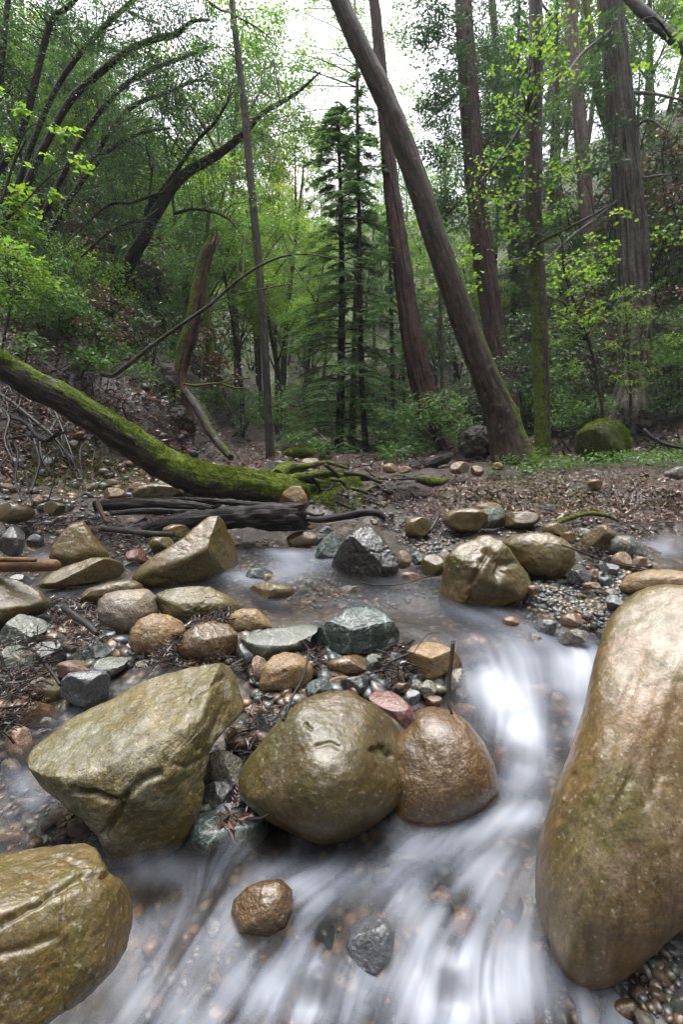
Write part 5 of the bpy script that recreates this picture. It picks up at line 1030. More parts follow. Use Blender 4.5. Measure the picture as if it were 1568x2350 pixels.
conifer('dark fir standing behind the pale pinkish redwood', [(1255,800,18),(1262,600,16),(1268,400,13),(1272,200,9),(1275,20,4)], 16, .25, 2.0, 90, 34)
conifer('fir with dark hanging boughs between the reddish and the dark mossy trunks', [(1175,900,16),(1180,700,15),(1186,450,12),(1190,200,9),(1192,-40,5)], 11, .2, 1.5, 100, 35)
tree('alder_tree', 'mossy green trunk right of the central fir', 'tree', [([(811,1046,20),(809,960,16),(812,860,14),(815,740,12),(818,600,9)], 7.6)], 'bark_log', [], ns=16, seed=36, moss0=.25)
tree('alder_tree', 'short thick mossy trunk on the left slope behind the snag', 'tree', [([(500,930,28),(492,870,24),(482,800,22),(476,720,16),(470,600,12),(480,480,8)], 8.2)], 'bark_log', [(480,520,60,80,8.4,.8,24),(440,600,50,60,8.4,.6,12)], leaf='leaf_mid', per=36, cr=.28, L=.06, W=.035, ns=20, seed=37, moss0=.25)
# broken snag
sn = tree('dead_snag', 'broken dead snag with moss sleeves on the left bank', 'snag',
 [([(415,905,40),(412,860,32),(424,800,36),(440,740,34),(452,680,32),(462,620,30),(475,580,28),(486,556,24)], 6.0)], 'bark_snag', [], ns=30, seed=38, amp=.12, ridge=.1, moss=(-1, -.3, .1), moss0=.12, mossk=.6, jag=1.6, lump=.2, flare=.3)
tree('laurel_tree', 'heavy dark trunk leaning right from the left slope with arched limbs', 'tree',
 [([(236,725,44),(262,670,38),(300,595,32),(330,545,30),(352,500,28),(400,425,24),(435,392,22),(475,370,20),(520,340,18),(555,310,15),(600,262,12),(650,232,9),(685,210,7),(735,165,4)], (8.0, 7.2)),
  ([(345,515,16),(338,480,12),(385,420,11),(420,370,9),(455,320,8),(490,285,7),(522,235,5)], (7.9, 7.2)), ([(390,440,10),(345,450,8),(300,465,8),(250,470,7),(195,515,5),(150,560,3)], (7.7, 7.0)),
  ([(368,478,9),(330,505,8),(290,512,7),(240,540,6),(185,590,4)], (7.7, 7)), ([(400,490,8),(450,480,6),(520,500,5),(570,560,3)], (7.6, 7.0)), ([(350,380,5),(345,430,5),(338,500,6)], 7.7)], 'bark_dark',
 [(440,300,70,60,7.5,.7,34),(520,250,60,50,7.4,.7,26),(360,330,60,60,7.6,.7,28),(600,330,40,50,7.4,.6,10),(300,420,70,60,7.4,.7,26),(480,420,60,50,7.3,.6,14),(660,240,50,30,7.2,.4,7),(230,500,60,50,7.2,.6,22),(560,420,40,60,7.3,.6,9),(400,560,50,40,7.4,.5,12),(560,200,50,60,7.4,.6,14),(600,130,50,50,7.6,.6,10)],
 leaf='leaf_bay', per=56, cr=.26, L=.046, W=.020, ns=22, seed=40, moss0=.0)
FAN = [
 ([(-20,640,26),(15,500,18),(45,410,16),(75,325,15),(122,215,14),(170,140,13),(240,60,12),(305,0,11),(350,-60,9)], 6.6, 'straight dark laurel stem rising to the top edge, second from the left', [(250,60,70,60,6.4,.7,28),(330,20,60,50,6.3,.7,20),(170,80,60,50,6.5,.6,18)]),
 ([(20,600,26),(60,430,20),(115,310,18),(165,225,18),(225,170,17),(280,125,16),(340,95,14),(405,77,12),(440,50,8),(480,46,5)], 7.0, 'mossy arched laurel stem bending right below the top of the fan', [(400,60,70,50,6.9,.7,30),(470,40,60,50,6.9,.7,22),(310,150,60,50,7,.7,22),(450,120,50,40,6.9,.6,14)]),
 ([(60,640,22),(90,520,16),(125,440,15),(165,360,14),(190,310,14),(230,255,13),(280,200,12),(345,160,10),(425,130,8),(485,105,4)], 7.4, 'arched laurel stem in the middle of the fan of dark stems', [(380,180,60,50,7.2,.7,30),(470,160,60,40,7.2,.7,22),(250,270,60,50,7.4,.7,20)]),
 ([(80,650,22),(110,545,16),(150,475,15),(180,425,14),(240,320,13),(280,265,12),(320,235,11),(400,205,9),(450,185,6),(500,190,3)], 7.8, 'arched laurel stem running just above the lowest of the fan', [(400,250,60,40,7.6,.7,22),(480,210,50,40,7.6,.6,14),(290,320,50,40,7.6,.6,16)]),
 ([(60,660,18),(100,560,13),(140,490,12),(170,440,12),(210,390,11),(250,345,10),(325,305,7),(390,295,4)], 7.6, 'lowest and shortest laurel stem of the fan', [(330,330,60,40,7.4,.6,16),(230,400,50,50,7.4,.6,14)]),
 ([(-60,520,22),(-20,420,18),(30,340,16),(62,260,18),(95,125,16),(120,45,14),(160,12,12),(200,-40,10)], 5.8, 'dark laurel stem near the left edge curving to the top', [(60,60,80,70,5.8,.6,32),(150,40,50,50,5.8,.6,16),(40,200,60,60,5.8,.6,24)]),
 ([(-80,420,20),(-20,250,18),(5,120,16),(15,20,14),(30,-50,12)], 5.4, 'laurel stem at the very left edge', [(10,130,50,100,5.4,.5,24),(20,330,50,60,5.5,.5,14)])]
for i, (q, d, lb, bl) in enumerate(FAN):
    tree('laurel_tree', lb, 'tree', [(q, d)], 'bark_dark', bl, leaf='leaf_bay', per=52, cr=.26, L=.044, W=.018, ns=16, seed=50+i, group='laurel stems fanning out on the left slope', moss0=-.1)
tree('laurel_tree', 'thin mossy vertical trunk behind the fan of laurel stems', 'tree', [([(255,700,14),(253,560,13),(254,440,13),(256,350,12),(258,240,10)], 11)], 'bark_log', [(260,300,60,60,11,.8,20),(330,440,60,60,11,.8,20)], leaf='leaf_mid', per=40, cr=.32, L=.08, W=.04, ns=12, seed=60, moss0=.3)
# the arched sapling reaching over the creek
tree('bent_sapling', 'thin bent mossy sapling arching from the left bank over the creek', 'sapling',
 [([(232,860,12),(262,860,11),(300,832,11),(350,792,10),(420,742,9),(480,700,8),(540,648,7),(600,608,6),(660,586,4.5),(730,586,3),(830,612,2)], (5.2, 5.0)), ([(430,735,4),(500,690,3),(590,665,3),(680,650,2)], (5.1, 4.8)), ([(540,648,4),(552,590,3),(560,540,2)], 5.1)], 'bark_log', [(700,600,60,20,4.9,.3,4),(560,560,30,40,5,.3,3)], leaf='leaf_mid', per=8, cr=.1, L=.05, W=.03, ns=12, seed=61, stand=False, moss=(0, -.2, 1), moss0=-.1, mossk=.5)
tree('bare_branch', 'thin grey leafless branch bending over the bank at the foot of the snag', 'branch', [([(420,880,5),(450,885,6),(500,880,5),(540,890,4),(565,890,2)], 5.4), ([(500,880,4),(540,870,3),(575,868,2)], 5.3)], 'root', [], ns=6, seed=62, stand=False)
# ---- near left bright maple twigs and shrubs
tree('maple_sapling', 'young maple with large yellow-green leaves hanging in at the left edge', 'sapling',
 [([(-60,760,12),(-40,620,10),(-10,500,8),(30,380,6),(60,320,4)], (3.6, 3.5)), ([(-20,540,6),(50,470,4),(120,400,3),(170,378,2)], 3.5), ([(0,470,5),(60,300,3),(130,290,2)], 3.5), ([(-40,300,5),(0,230,4),(30,200,3)], 3.4)], 'bark_grey',
 [(30,235,28,35,3.4,.12,4),(140,298,36,14,3.5,.12,4),(172,378,28,10,3.5,.12,3),(85,442,40,14,3.5,.12,5),(20,430,30,40,3.5,.15,7),(25,350,25,20,3.5,.12,3),(60,480,30,14,3.5,.12,4),(10,500,30,30,3.5,.15,5),(110,370,14,10,3.5,.1,1),(60,525,40,16,3.5,.1,5)],
 leaf='leaf_bright', per=8, cr=.055, L=.055, W=.045, ns=8, seed=63, stand=False, squash=.5, flat=.3)
SH = [
 ('leafy shrub with bright fresh leaves crowding the left slope, left edge', (20,720), [(25,600,60,50,4.6,.3,34),(20,680,50,40,4.5,.3,20),(90,640,50,40,4.8,.3,24)], 'leaf_bright', 4.6),
 ('bright green leafy shrub in the middle of the left slope', (130,770), [(130,680,60,50,5.2,.3,34),(180,720,40,30,5.4,.3,18),(110,600,40,30,5.4,.3,16)], 'leaf_mid', 5.2),
 ('blue-green shrub at the lower right of the left slope shrubs', (215,800), [(210,750,50,40,5.9,.3,30),(250,800,35,30,5.8,.3,14)], 'leaf_mid', 5.8),
 ('fern-like shrub drooping over the edge of the cut bank', (190,850), [(190,825,40,25,5.2,.25,22),(235,840,30,20,5.2,.2,12)], 'leaf_clover', 5.2),
 ('small shrub at the top of the cut bank near the left edge', (60,820), [(60,790,60,24,4.4,.25,14)], 'leaf_mid', 4.4)]
for i, (lb, (bx_, by_), bl, lf, d) in enumerate(SH):
    tree('leafy_shrub', lb, 'shrub', [([(bx_,by_,6),(bx_+6,by_-30,4),(bx_,by_-70,2)], d+.1)], 'bark_grey', bl, leaf=lf, per=14, cr=.13, L=.05, W=.034, ns=6, seed=70+i, squash=.6, twig=.5)
# ---- shrubs between and behind the right trunks
SHR = [
 ('laurel shrub with long pale-backed leaves at the foot of the leaning redwood', (985,1050), [(960,960,60,45,6.4,.4,26),(1020,940,50,50,6.4,.4,22),(1060,990,40,30,6.2,.4,14),(930,1010,40,20,6.4,.3,8)], 'leaf_mid', 6.4, .09, .022),
 ('dark evergreen shrub between the leaning redwood and the big leaning trunk', (1060,1000), [(1050,850,50,70,7.4,.6,34),(1030,760,40,50,7.6,.6,20),(1080,920,40,50,7.2,.5,18)], 'leaf_bay', 7.4, .06, .026),
 ('glossy dark shrub right behind the big leaning trunk', (1190,980), [(1180,860,50,70,7.4,.6,30),(1200,750,40,60,7.6,.6,22)], 'leaf_bay', 7.4, .06, .026),
 ('glossy evergreen shrub right of the upright mossy trunk', (1320,970), [(1310,800,50,60,7.6,.6,30),(1300,880,50,50,7.4,.6,26),(1360,820,40,60,7.8,.6,20)], 'leaf_bay', 7.4, .06, .026),
 ('low shrub with bright tips behind the mossy boulder', (1360,970), [(1340,930,70,30,7,.5,22),(1300,960,40,20,6.6,.4,12)], 'leaf_mid', 7.0, .06, .03),
 ('green shrub at the right edge under the largest redwood', (1540,950), [(1530,850,50,60,7.6,.5,20),(1550,760,40,50,8,.5,14),(1520,920,50,20,7.4,.4,12)], 'leaf_mid', 7.6, .06, .022),
 ('mixed shrub with pinkish dead leaves on the right slope', (1300,700), [(1290,600,60,60,9,.8,30),(1380,680,50,60,9,.8,24)], 'leaf_bay', 9.0, .07, .03),
 ('dense dark shrub high on the right slope beside the largest redwood', (1530,720), [(1530,620,50,60,10,.8,34),(1560,700,40,60,10,.8,24)], 'leaf_bay', 10, .07, .03),
 ('bright fern clump on the valley floor right of the central fir', (900,1055), [(885,1030,50,18,7.0,.4,26),(920,1040,40,16,6.6,.3,18),(900,1000,40,14,8.4,.4,14)], 'leaf_clover', 7, .06, .03),
 ('green herbs on the valley floor left of the leaning redwood', (880,990), [(880,970,60,25,9.5,.7,26),(930,955,40,25,9.5,.6,16)], 'leaf_mid', 9.5, .07, .04),
 ('low leafy clump beside the mossy hummock', (755,1030), [(735,1022,30,12,5.9,.2,8),(690,1010,40,14,6.6,.3,10)], 'leaf_clover', 6, .05, .03)]
for i, (lb, (bx_, by_), bl, lf, d, L_, W_) in enumerate(SHR):
    tree('leafy_shrub', lb, 'shrub', [([(bx_,by_,8),(bx_+8,by_-40,6),(bx_+2,by_-90,4),(bx_-6,by_-130,2)], d+.1)], 'bark_grey', bl, leaf=lf, per=26, cr=.18, L=L_, W=W_, ns=6, seed=90+i, squash=.6, twig=.6)
tree('withered_shrub', 'withered brown-leaved shrub on the right slope between the mossy trunk and the largest redwood', 'shrub', [([(1370,960,6),(1365,880,5),(1355,800,3)], 8.4)], 'bark_grey',
 [(1370,800,40,60,8.6,.6,22),(1400,880,40,50,8.4,.5,18),(1330,700,40,40,8.8,.6,8)], leaf='leaf_dead', per=22, cr=.2, L=.07, W=.04, ns=6, seed=120)

# ------------------------------------------------------------------ the wood behind: a few trees built once, copied with their parts
def proto_tree(kind, seed):
    rng = np.random.default_rng(seed); root = bpy.data.objects.new('tree', None)
    H = rng.uniform(8, 11); lean = rng.normal(0, .5, 2); t = np.linspace(0, 1, 8)
    path = np.stack([lean[0]*t**1.5+.12*np.sin(t*5+seed), lean[1]*t**1.5+.1*np.cos(t*4+seed)-.1, H*t-.4], 1); rad = (.12*(1-t)**.8+.012)*(1 if kind != 'fir' else 1.1)
    stems = [(path, rad)]
    if kind == 'fir':
        lv, wd = conifer_boughs(path, rad, rng, .18, 1.9, 90, spray=.14, L=.16, W=.05)
    else:
        for b in range(7):
            t0 = rng.uniform(.25, .75); a = np.array([np.interp(t0, t, path[:, q]) for q in range(3)]); th = rng.uniform(0, 6.28); ln = rng.uniform(1.2, 2.6)
            e = a+np.array([math.cos(th)*ln*.8, math.sin(th)*ln*.8, ln*.9]); m = (a+e)/2+np.array([0, 0, .15])
            stems.append((np.array([a, m, e]), np.array([.045, .03, .01])))
        ends = np.array([s[0][-1] for s in stems[1:]]+[path[-1], path[-2], path[5]])
        lv = Leaves(); cc = clump_centres([(e, (1.15, 1.15, .8), 16) for e in ends]+[((path[4]+[0, 0, .2]), (1.2, 1.2, 2.0), 22)], rng)
        leaf_clumps(cc, 46, .42, .11, .062, rng, lv, .5, .5)
        B = np.vstack([catmull(s[0], 14) for s in stems]); wd = twigs_to(cc, B, np.full(len(B), .04), rng, frac=.45, r0=.016)
    parts = [('trunk', stems[0])]+[('branch', s) for s in stems[1:]]
    out = []
    for nm, (p_, r_) in parts:
        V, Fc, at = join_tubes([tube(p_, r_, 10 if nm == 'trunk' else 5, n=16 if nm == 'trunk' else 6, amp=.1, seed=seed, moss0=.1, mossk=.3)])
        out.append((nm, mesh_np(nm, V, Fc, [M['bark_log' if seed % 2 else 'bark_grey']], True, at)))
    lm = {'fir': 'leaf_fir', 'mid': 'leaf_mid', 'bright': 'leaf_bright', 'bay': 'leaf_bay', 'yellow': 'leaf_yellow'}[kind]
    o = lv.obj('crown', lm, None, (0, 0, 0), wd); out.append(('crown', o.data)); bpy.data.objects.remove(o)
    return out
PT = {k: [proto_tree(k, s) for s in ss] for k, ss in {'fir': (1, 2), 'mid': (3, 4), 'bright': (5, 6), 'bay': (7, 8), 'yellow': (9,)}.items()}
KN = {'fir': ('fir_tree', 'dark fir'), 'mid': ('broadleaf_tree', 'green broadleaf tree'), 'bright': ('maple_tree', 'light green maple'), 'bay': ('laurel_tree', 'dark laurel tree'), 'yellow': ('maple_tree', 'yellowing maple')}
def place_tree(kind, X, Y, s, rz, label, group, k):
    z = float(height(X, Y, False)); root = empty(KN[kind][0], (X, Y, z)); tag(root, label, 'tree', group); root.scale = (s*.95, s*.95, s); root.rotation_euler = (0, 0, rz)
    for nm, me in PT[kind][k % len(PT[kind])]: link(nm, me, root)
rw = np.random.default_rng(77)
FARL = [ # pixel x, depth, kind, scale
 (545,13,'bright',.8),(650,14,'bright',.85),(700,17,'bright',.6),(600,19,'mid',.75),(760,22,'bright',.6),(840,24,'bright',.65),(690,27,'yellow',.8),(740,30,'mid',.65),(800,34,'bright',.7),(880,30,'mid',.65),(640,32,'yellow',1.0),
 (930,20,'mid',.6),(960,15,'bright',.5),(1000,24,'bright',.75),(1050,17,'mid',1),(1120,14,'mid',.9),(1150,20,'bay',1.1),(1230,16,'mid',1.0),(1290,22,'yellow',1.1),(1340,18,'bay',1.1),(1250,27,'fir',1.3),(1420,15,'bay',1),(1480,19,'mid',1.1),(1540,14,'mid',.9),(1600,18,'bay',1.1),(1400,24,'bright',1.1),(1520,25,'fir',1.2),
 (450,12,'mid',.75),(500,16,'mid',.9),(400,15,'bay',.9),(350,12.5,'mid',.8),(430,20,'bright',1),(320,18,'bay',1),(260,14,'mid',.85),(200,12,'mid',.75),(150,16,'bay',.9),(80,13,'mid',.8),(20,11,'bay',.7),(-60,13,'mid',.9),(240,22,'mid',1.1),(120,20,'bay',1),(540,24,'mid',1),(480,28,'bright',1.1),(580,30,'mid',1.1),(0,18,'bay',1),
 (560,38,'mid',1.),(660,42,'bright',.7),(820,44,'mid',.7),(900,40,'bright',.7),(1000,36,'mid',.8),(1090,32,'mid',1.2),(1180,30,'bay',1.2),(380,34,'mid',1.2),(740,48,'mid',.7),(300,28,'mid',1.2),(860,17,'mid',.6),(730,15,'mid',.55),(660,11,'bright',.5),(520,10.5,'mid',.5),
 (1100,11,'bay',.5),(1210,11.5,'mid',.5),(1000,11.5,'mid',.5),(930,12,'bay',.5),(1500,11,'bay',.5),(1400,12,'mid',.55),
 (560,11,'bright',.45),(600,13.5,'bright',.5),(690,13,'bright',.45),(720,19,'bright',.6),(830,16,'mid',.5),(870,20,'bright',.6),(910,14,'bright',.45),(960,18,'bright',.6),(460,14,'bright',.6),(380,18,'bright',.8),(300,12,'bright',.55),(640,17,'bright',.6),(1040,13,'bright',.5),(1450,16,'mid',.7),(500,20,'bright',.8),
 (40,10,'mid',.5),(130,11.5,'bay',.55),(190,14,'mid',.7),(90,15,'bright',.8),(240,17,'bay',.9),(290,20,'mid',1),(170,20,'mid',1.1),(50,24,'bay',1.3),(340,23,'mid',1),(400,26,'bright',1.1),(230,26,'bay',1.2),(-30,15,'mid',.8),(10,12.5,'bay',.6)]
LM = [(-200,'left edge'),(130,'laurel fan'),(250,'heavy dark laurel'),(430,'broken snag'),(605,'thin grey trunk'),(780,'central fir'),(940,'leaning redwood'),(1060,'big leaning trunk'),(1130,'reddish redwood'),(1240,'upright mossy trunk'),(1345,'pale redwood'),(1440,'largest redwood'),(1900,'right edge')]
def between(x):
    i = max(k for k, (a, b) in enumerate(LM) if a <= x or k == 0); i = min(i, len(LM)-2); return 'between the %s and %s' % (LM[i][1], LM[i+1][1])
def beside(x):
    a, b = min(LM[1:-1], key=lambda q: abs(q[0]-x)); return ('left' if x < a else 'right')+' of the '+b
def faraway(d): return 'near' if d < 13 else 'midway back' if d < 19 else 'well back' if d < 26 else 'far back' if d < 34 else 'farthest back'
SD = {'l': 'on the left slope behind the laurel fan', 'c': 'on the valley floor behind the central fir', 'r': 'on the right slope behind the redwood trunks'}
for i, (x, d, k, s) in enumerate(FARL):
    s *= .76 if x < 520 and d > 11 else (1.05 if x < 720 else .8 if x > 950 else .82)
    if k == 'bay' and i % 2: k = 'bright'
    p_ = P(x, 1000, d); side = 'l' if x < 520 else ('c' if x < 950 else 'r')
    place_tree(k, p_[0], p_[1], s*rw.uniform(.9, 1.1), rw.uniform(0, 6.28), KN[k][1]+' '+faraway(d)+', '+('just ' if min(abs(q[0]-x) for q in LM[1:-1]) < 45 else '')+beside(x)+(', tall crown' if s > .75 else ', low crown'), 'trees '+between(x), i)
BK = [(-6,-4,'bay',1.0),(6,-4,'bay',1.0),(-3,-6,'bay',1),(3,-6.5,'mid',1),(-9,-1,'mid',1.1),(9,0,'bay',1.1),(-6.5,.5,'bay',.8),(6.8,1.5,'bay',.8),(0,-7,'bay',1.1),(-9,-9,'bay',1.4),(9,-10,'bay',1.4),(-3,-11,'bay',1.4),(4,-11,'bay',1.3),(-13,-1,'bay',1.4),(13,-3,'bay',1.4),(-7,-2,'mid',.9),(-8.5,2,'bay',.9),(-5,-7,'fir',1.1),(0,-10,'mid',1.1),(5,-7,'bay',1.1),(7.5,-2,'mid',.95),(8.5,2.5,'fir',1.0),(-11,-6,'bay',1.3),(10,-8,'mid',1.3),(2,-15,'fir',1.5),(-5,-14,'mid',1.4),(12,3,'mid',1.2),(-12,3,'mid',1.1),(7,6.5,'mid',.7)]  # trees out of view, added to block sky light from behind and the sides
for i, (X, Y, k, s) in enumerate(BK): place_tree(k, X, Y, s, i*1.3, KN[k][1]+' standing unseen over the creek banks behind and beside the camera', 'unseen shade trees around the camera', i)
# low shrubs scattered over the slopes
def proto_shrub(seed, lm, L, W):
    rng = np.random.default_rng(seed); lv = Leaves(); cc = clump_centres([((0, 0, .45), (.55, .55, .45), 26)], rng); cc[:, 2] = np.abs(cc[:, 2])+.05; leaf_clumps(cc, 26, .17, L, W, rng, lv, .5, .6)
    wd = [tube([(0, 0, -.15), c*[.4, .4, .6], c], [.010, .006, .002], 4, n=5, moss0=-1, mossk=0) for c in cc[::2]]
    o = lv.obj('foliage', lm, None, (0, 0, 0), wd); me = o.data; bpy.data.objects.remove(o); return me
PS = [proto_shrub(1, 'leaf_mid', .06, .035), proto_shrub(2, 'leaf_bay', .07, .028), proto_shrub(3, 'leaf_bright', .055, .04), proto_shrub(4, 'leaf_dead', .06, .04), proto_shrub(5, 'leaf_mid', .09, .022)]
SHN = ['bushy green shrub', 'dark glossy shrub', 'light green shrub', 'russet shrub', 'narrow-leaved shrub']
def shrubs(poly, n, seed, where, smin=.5, smax=1.1, wts=(.35, .25, .15, .1, .15)):
    rng = np.random.default_rng(seed); p, d = sample_ground(poly, n, rng)
    for i in range(len(p)):
        k = rng.choice(5, p=wts); s = rng.uniform(smin, smax)*(.6+.06*d[i]); o = link('shrub', PS[k]); o.location = (p[i, 0], p[i, 1], p[i, 2]-.05); o.scale = (s, s, s*rng.uniform(.8, 1.3)); o.rotation_euler = (0, 0, rng.uniform(0, 6.28))
        sx, sy, _ = to_px(p[i]); tag(o, ('large ' if s > 1.15 else 'small ' if s < .8 else '')+SHN[k]+' '+('low down' if sy > 950 else 'mid-slope' if sy > 780 else 'high up' if sy > 640 else 'at the top')+', '+('just ' if min(abs(q[0]-float(sx)) for q in LM[1:-1]) < 45 else '')+beside(float(sx))+(', far back' if d[i] > 13 else ''), 'shrub', 'shrubs '+between(float(sx)))
shrubs([(0,480),(250,560),(400,800),(560,980),(620,1030),(540,1030),(440,900),(260,820),(0,700)], 46, 5, 'growing on the left slope')
shrubs([(640,900),(900,900),(960,1010),(640,1010)], 26, 6, 'on the floor of the valley', .5, .9)
shrubs([(950,800),(1150,700),(1568,600),(1568,980),(1300,1000),(960,1010)], 60, 7, 'growing on the right slope')
shrubs([(0,420),(420,620),(520,900),(250,700),(0,520)], 60, 18, 'crowding the upper left slope', 1.0, 1.8)
shrubs([(300,400),(900,600),(1568,350),(1568,700),(1100,800),(900,900),(640,900),(400,760)], 60, 8, 'far up the slopes', .8, 1.6)
# ------------------------------------------------------------------ litter, moss, ground cover
def ground_leaves(name, label, poly, n, mat, L, W, seed, lift=.0, up=0., flat=.5, droop=0., kind='stuff', clump=None):
    rng = np.random.default_rng(seed); p, d = sample_ground(poly, n, rng)
    if clump is not None:
        m = fbm(p*clump, 3, seed) > -.05+.25*rng.normal(size=len(p)); p = p[m]
    lv = Leaves(); p = p+[0, 0, .006+lift]; p[:, 2] += up*rng.random(len(p)); lv.add(p, L*rng.uniform(.4, 1.4, len(p)), W, rng, flat, droop)
    o = lv.obj(name, mat); tag(o, label, None, None, kind); return o
ground_leaves('leaf_litter', 'brown and pinkish fallen leaves covering the flat right bank', [(860,1110),(1100,1090),(1568,1075),(1568,1215),(1250,1200),(1000,1200),(880,1160)], 4200, 'leaf_dead', .036, .017, 1, .0, .02, .5)
ground_leaves('leaf_litter', 'dead leaves strewn over the left slope and cut bank', [(0,720),(240,800),(420,850),(640,1040),(640,1120),(0,1120)], 6500, 'leaf_dead', .05, .028, 2, 0, .02, .5)
ground_leaves('leaf_litter', 'dead leaves strewn over the right hillside', [(950,900),(1568,560),(1568,1060),(960,1060)], 6000, 'leaf_dead', .07, .04, 3, 0, .03, .6)
ground_leaves('leaf_litter', 'dead leaves on the floor of the valley', [(560,1000),(960,1000),(980,1080),(560,1080)], 1500, 'leaf_dead', .05, .03, 4, 0, .02, .6)
ground_leaves('clover', 'band of fresh green clover-like ground cover at the foot of the upright trunk', [(1108,1088),(1160,1068),(1210,1056),(1330,1066),(1450,1040),(1568,1022),(1568,1078),(1400,1086),(1300,1090),(1200,1104)], 4600, 'leaf_clover', .034, .03, 5, .0, .13, .5, clump=1.6)
ground_leaves('ground_cover', 'green herbs and ferns carpeting the valley floor', [(650,960),(980,950),(990,1050),(880,1062),(840,1020),(660,1020)], 9000, 'leaf_mid', .07, .04, 6, .02, .14, .5, clump=.8)
ground_leaves('ground_cover', 'low green plants on the left slope', [(0,560),(220,620),(460,820),(600,1000),(420,960),(250,850),(0,760)], 9500, 'leaf_mid', .05, .03, 7, .02, .20, .5, clump=.9)
ground_leaves('ground_cover', 'low green plants on the right slope', [(1000,900),(1568,700),(1568,1030),(1000,1040)], 3000, 'leaf_mid', .06, .03, 8, .02, .2, .5, clump=.9)
ground_leaves('moss', 'yellow-green moss patches on the right bank', [(1000,1100),(1500,1080),(1568,1170),(1250,1190),(1000,1170)], 9000, 'moss', .012, .008, 9, 0, .004, .8, .0, clump=2.2)
ground_leaves('moss', 'bright moss growing over the root tangle', [(700,1080),(830,1085),(840,1160),(790,1190),(720,1160)], 7000, 'moss', .014, .010, 10, 0, .03, .8, .0, clump=4)
ground_leaves('moss', 'moss on the rubble below the fallen trunk', [(60,1020),(340,1030),(460,1130),(200,1150),(40,1120)], 6000, 'moss', .014, .010, 11, .02, .03, .8, .0, clump=2.5)
# fuzz of moss on the trunks that carry it
def moss_fuzz(tree_o, part, n, L, seed, thr=.5):
    o = [c for c in tree_o.children if c.name.startswith(part)][0] if part else tree_o; me = o.data; k = len(me.vertices)
    co = np.empty(k*3, np.float32); me.vertices.foreach_get('co', co); co = co.reshape(-1, 3)
    no = np.empty(k*3, np.float32); me.vertex_normals.foreach_get('vector', no); no = no.reshape(-1, 3)
    ms = np.empty(k, np.float32)
    if part: me.attributes['moss'].data.foreach_get('value', ms)
    else: ms = no[:, 2]*.5+.45
    rng = np.random.default_rng(seed); pr = np.clip(ms-thr+.9*fbm(co*4., 3, 5)*.6, 0, 1); pr[-2:] = 0; pr /= pr.sum()
    j = rng.choice(k, n, p=pr); r = rng.normal(0, 1, (n, 3)); p = co[j]+r*.010-no[j]*((r*no[j]).sum(1)*.010)[:, None]-no[j]*.002
    lv = Leaves(); lv.add(p, L, L*.6, rng, .9, 0, None, norm_rows(no[j]+rng.normal(0, .55, (n, 3)))); q = lv.obj('moss', 'moss', None); q.parent = tree_o; return q
moss_fuzz(t_fallen, 'trunk', 24000, .014, 1, .55)
# litter heaps: needles, leaves and small sticks caught between the stones
def heap(label, poly, nl, ntw, lift, seed, L=.024, W=.004, tw=.06, near=.03, mat='litter', name='twig_litter', leaf_frac=.12):
    rng = np.random.default_rng(seed); poly_ = np.array(poly, float); lo, hi = poly_.min(0), poly_.max(0); xs = []
    while sum(len(a) for a in xs) < nl: 
        q = rng.uniform(lo, hi, (nl*2, 2)); xs.append(q[in_poly(q[:, 0], q[:, 1], poly_)])
    q = np.concatenate(xs)[:nl]; d = hit(q[:, 0], q[:, 1]); ok = ~np.isnan(d); q, d = q[ok], d[ok]; d = d*(1-near-lift*rng.random(len(d))); p = P(q[:, 0], q[:, 1], d)
    lv = Leaves(); k = int(len(p)*leaf_frac); lv.add(p[:k], L*1.5, W*3, rng, .9, .2); lv.add(p[k:], L, W, rng, .9, .2)
    # feathery redwood sprays
    m = int(len(p)*.06)
    for a in p[:m]:
        th = rng.uniform(0, 6.28); u = norm([math.cos(th), math.sin(th), rng.normal(0, .4)]); s = norm(np.cross(u, [0, 0, 1.])); kk = 9; tt = np.linspace(0, 1, kk)[:, None]*L*2.4
        for e in (1, -1): lv.add(a+u*tt, L*.5, W*.55, rng, .3, 0, float(rng.uniform(.5, .95)), np.tile(u*.8+s*e, (kk, 1)))
    wd = []
    for a in p[rng.choice(len(p), min(ntw, len(p)), replace=False)]:
        th = rng.uniform(0, 6.28); ln = tw*rng.uniform(.5, 1.6); u = norm([math.cos(th), math.sin(th), rng.normal(0, .35)]); b = rng.normal(0, ln*.12, 3)
        r0 = ln*rng.uniform(.012, .05); wd.append(tube([a-u*ln/2, a+b, a+u*ln/2], [r0, r0*.9, r0*.5], 5, n=5, moss0=-1, mossk=0))
    o = lv.obj(name, mat, wood=wd); tag(o, label, None, None, 'stuff'); return o
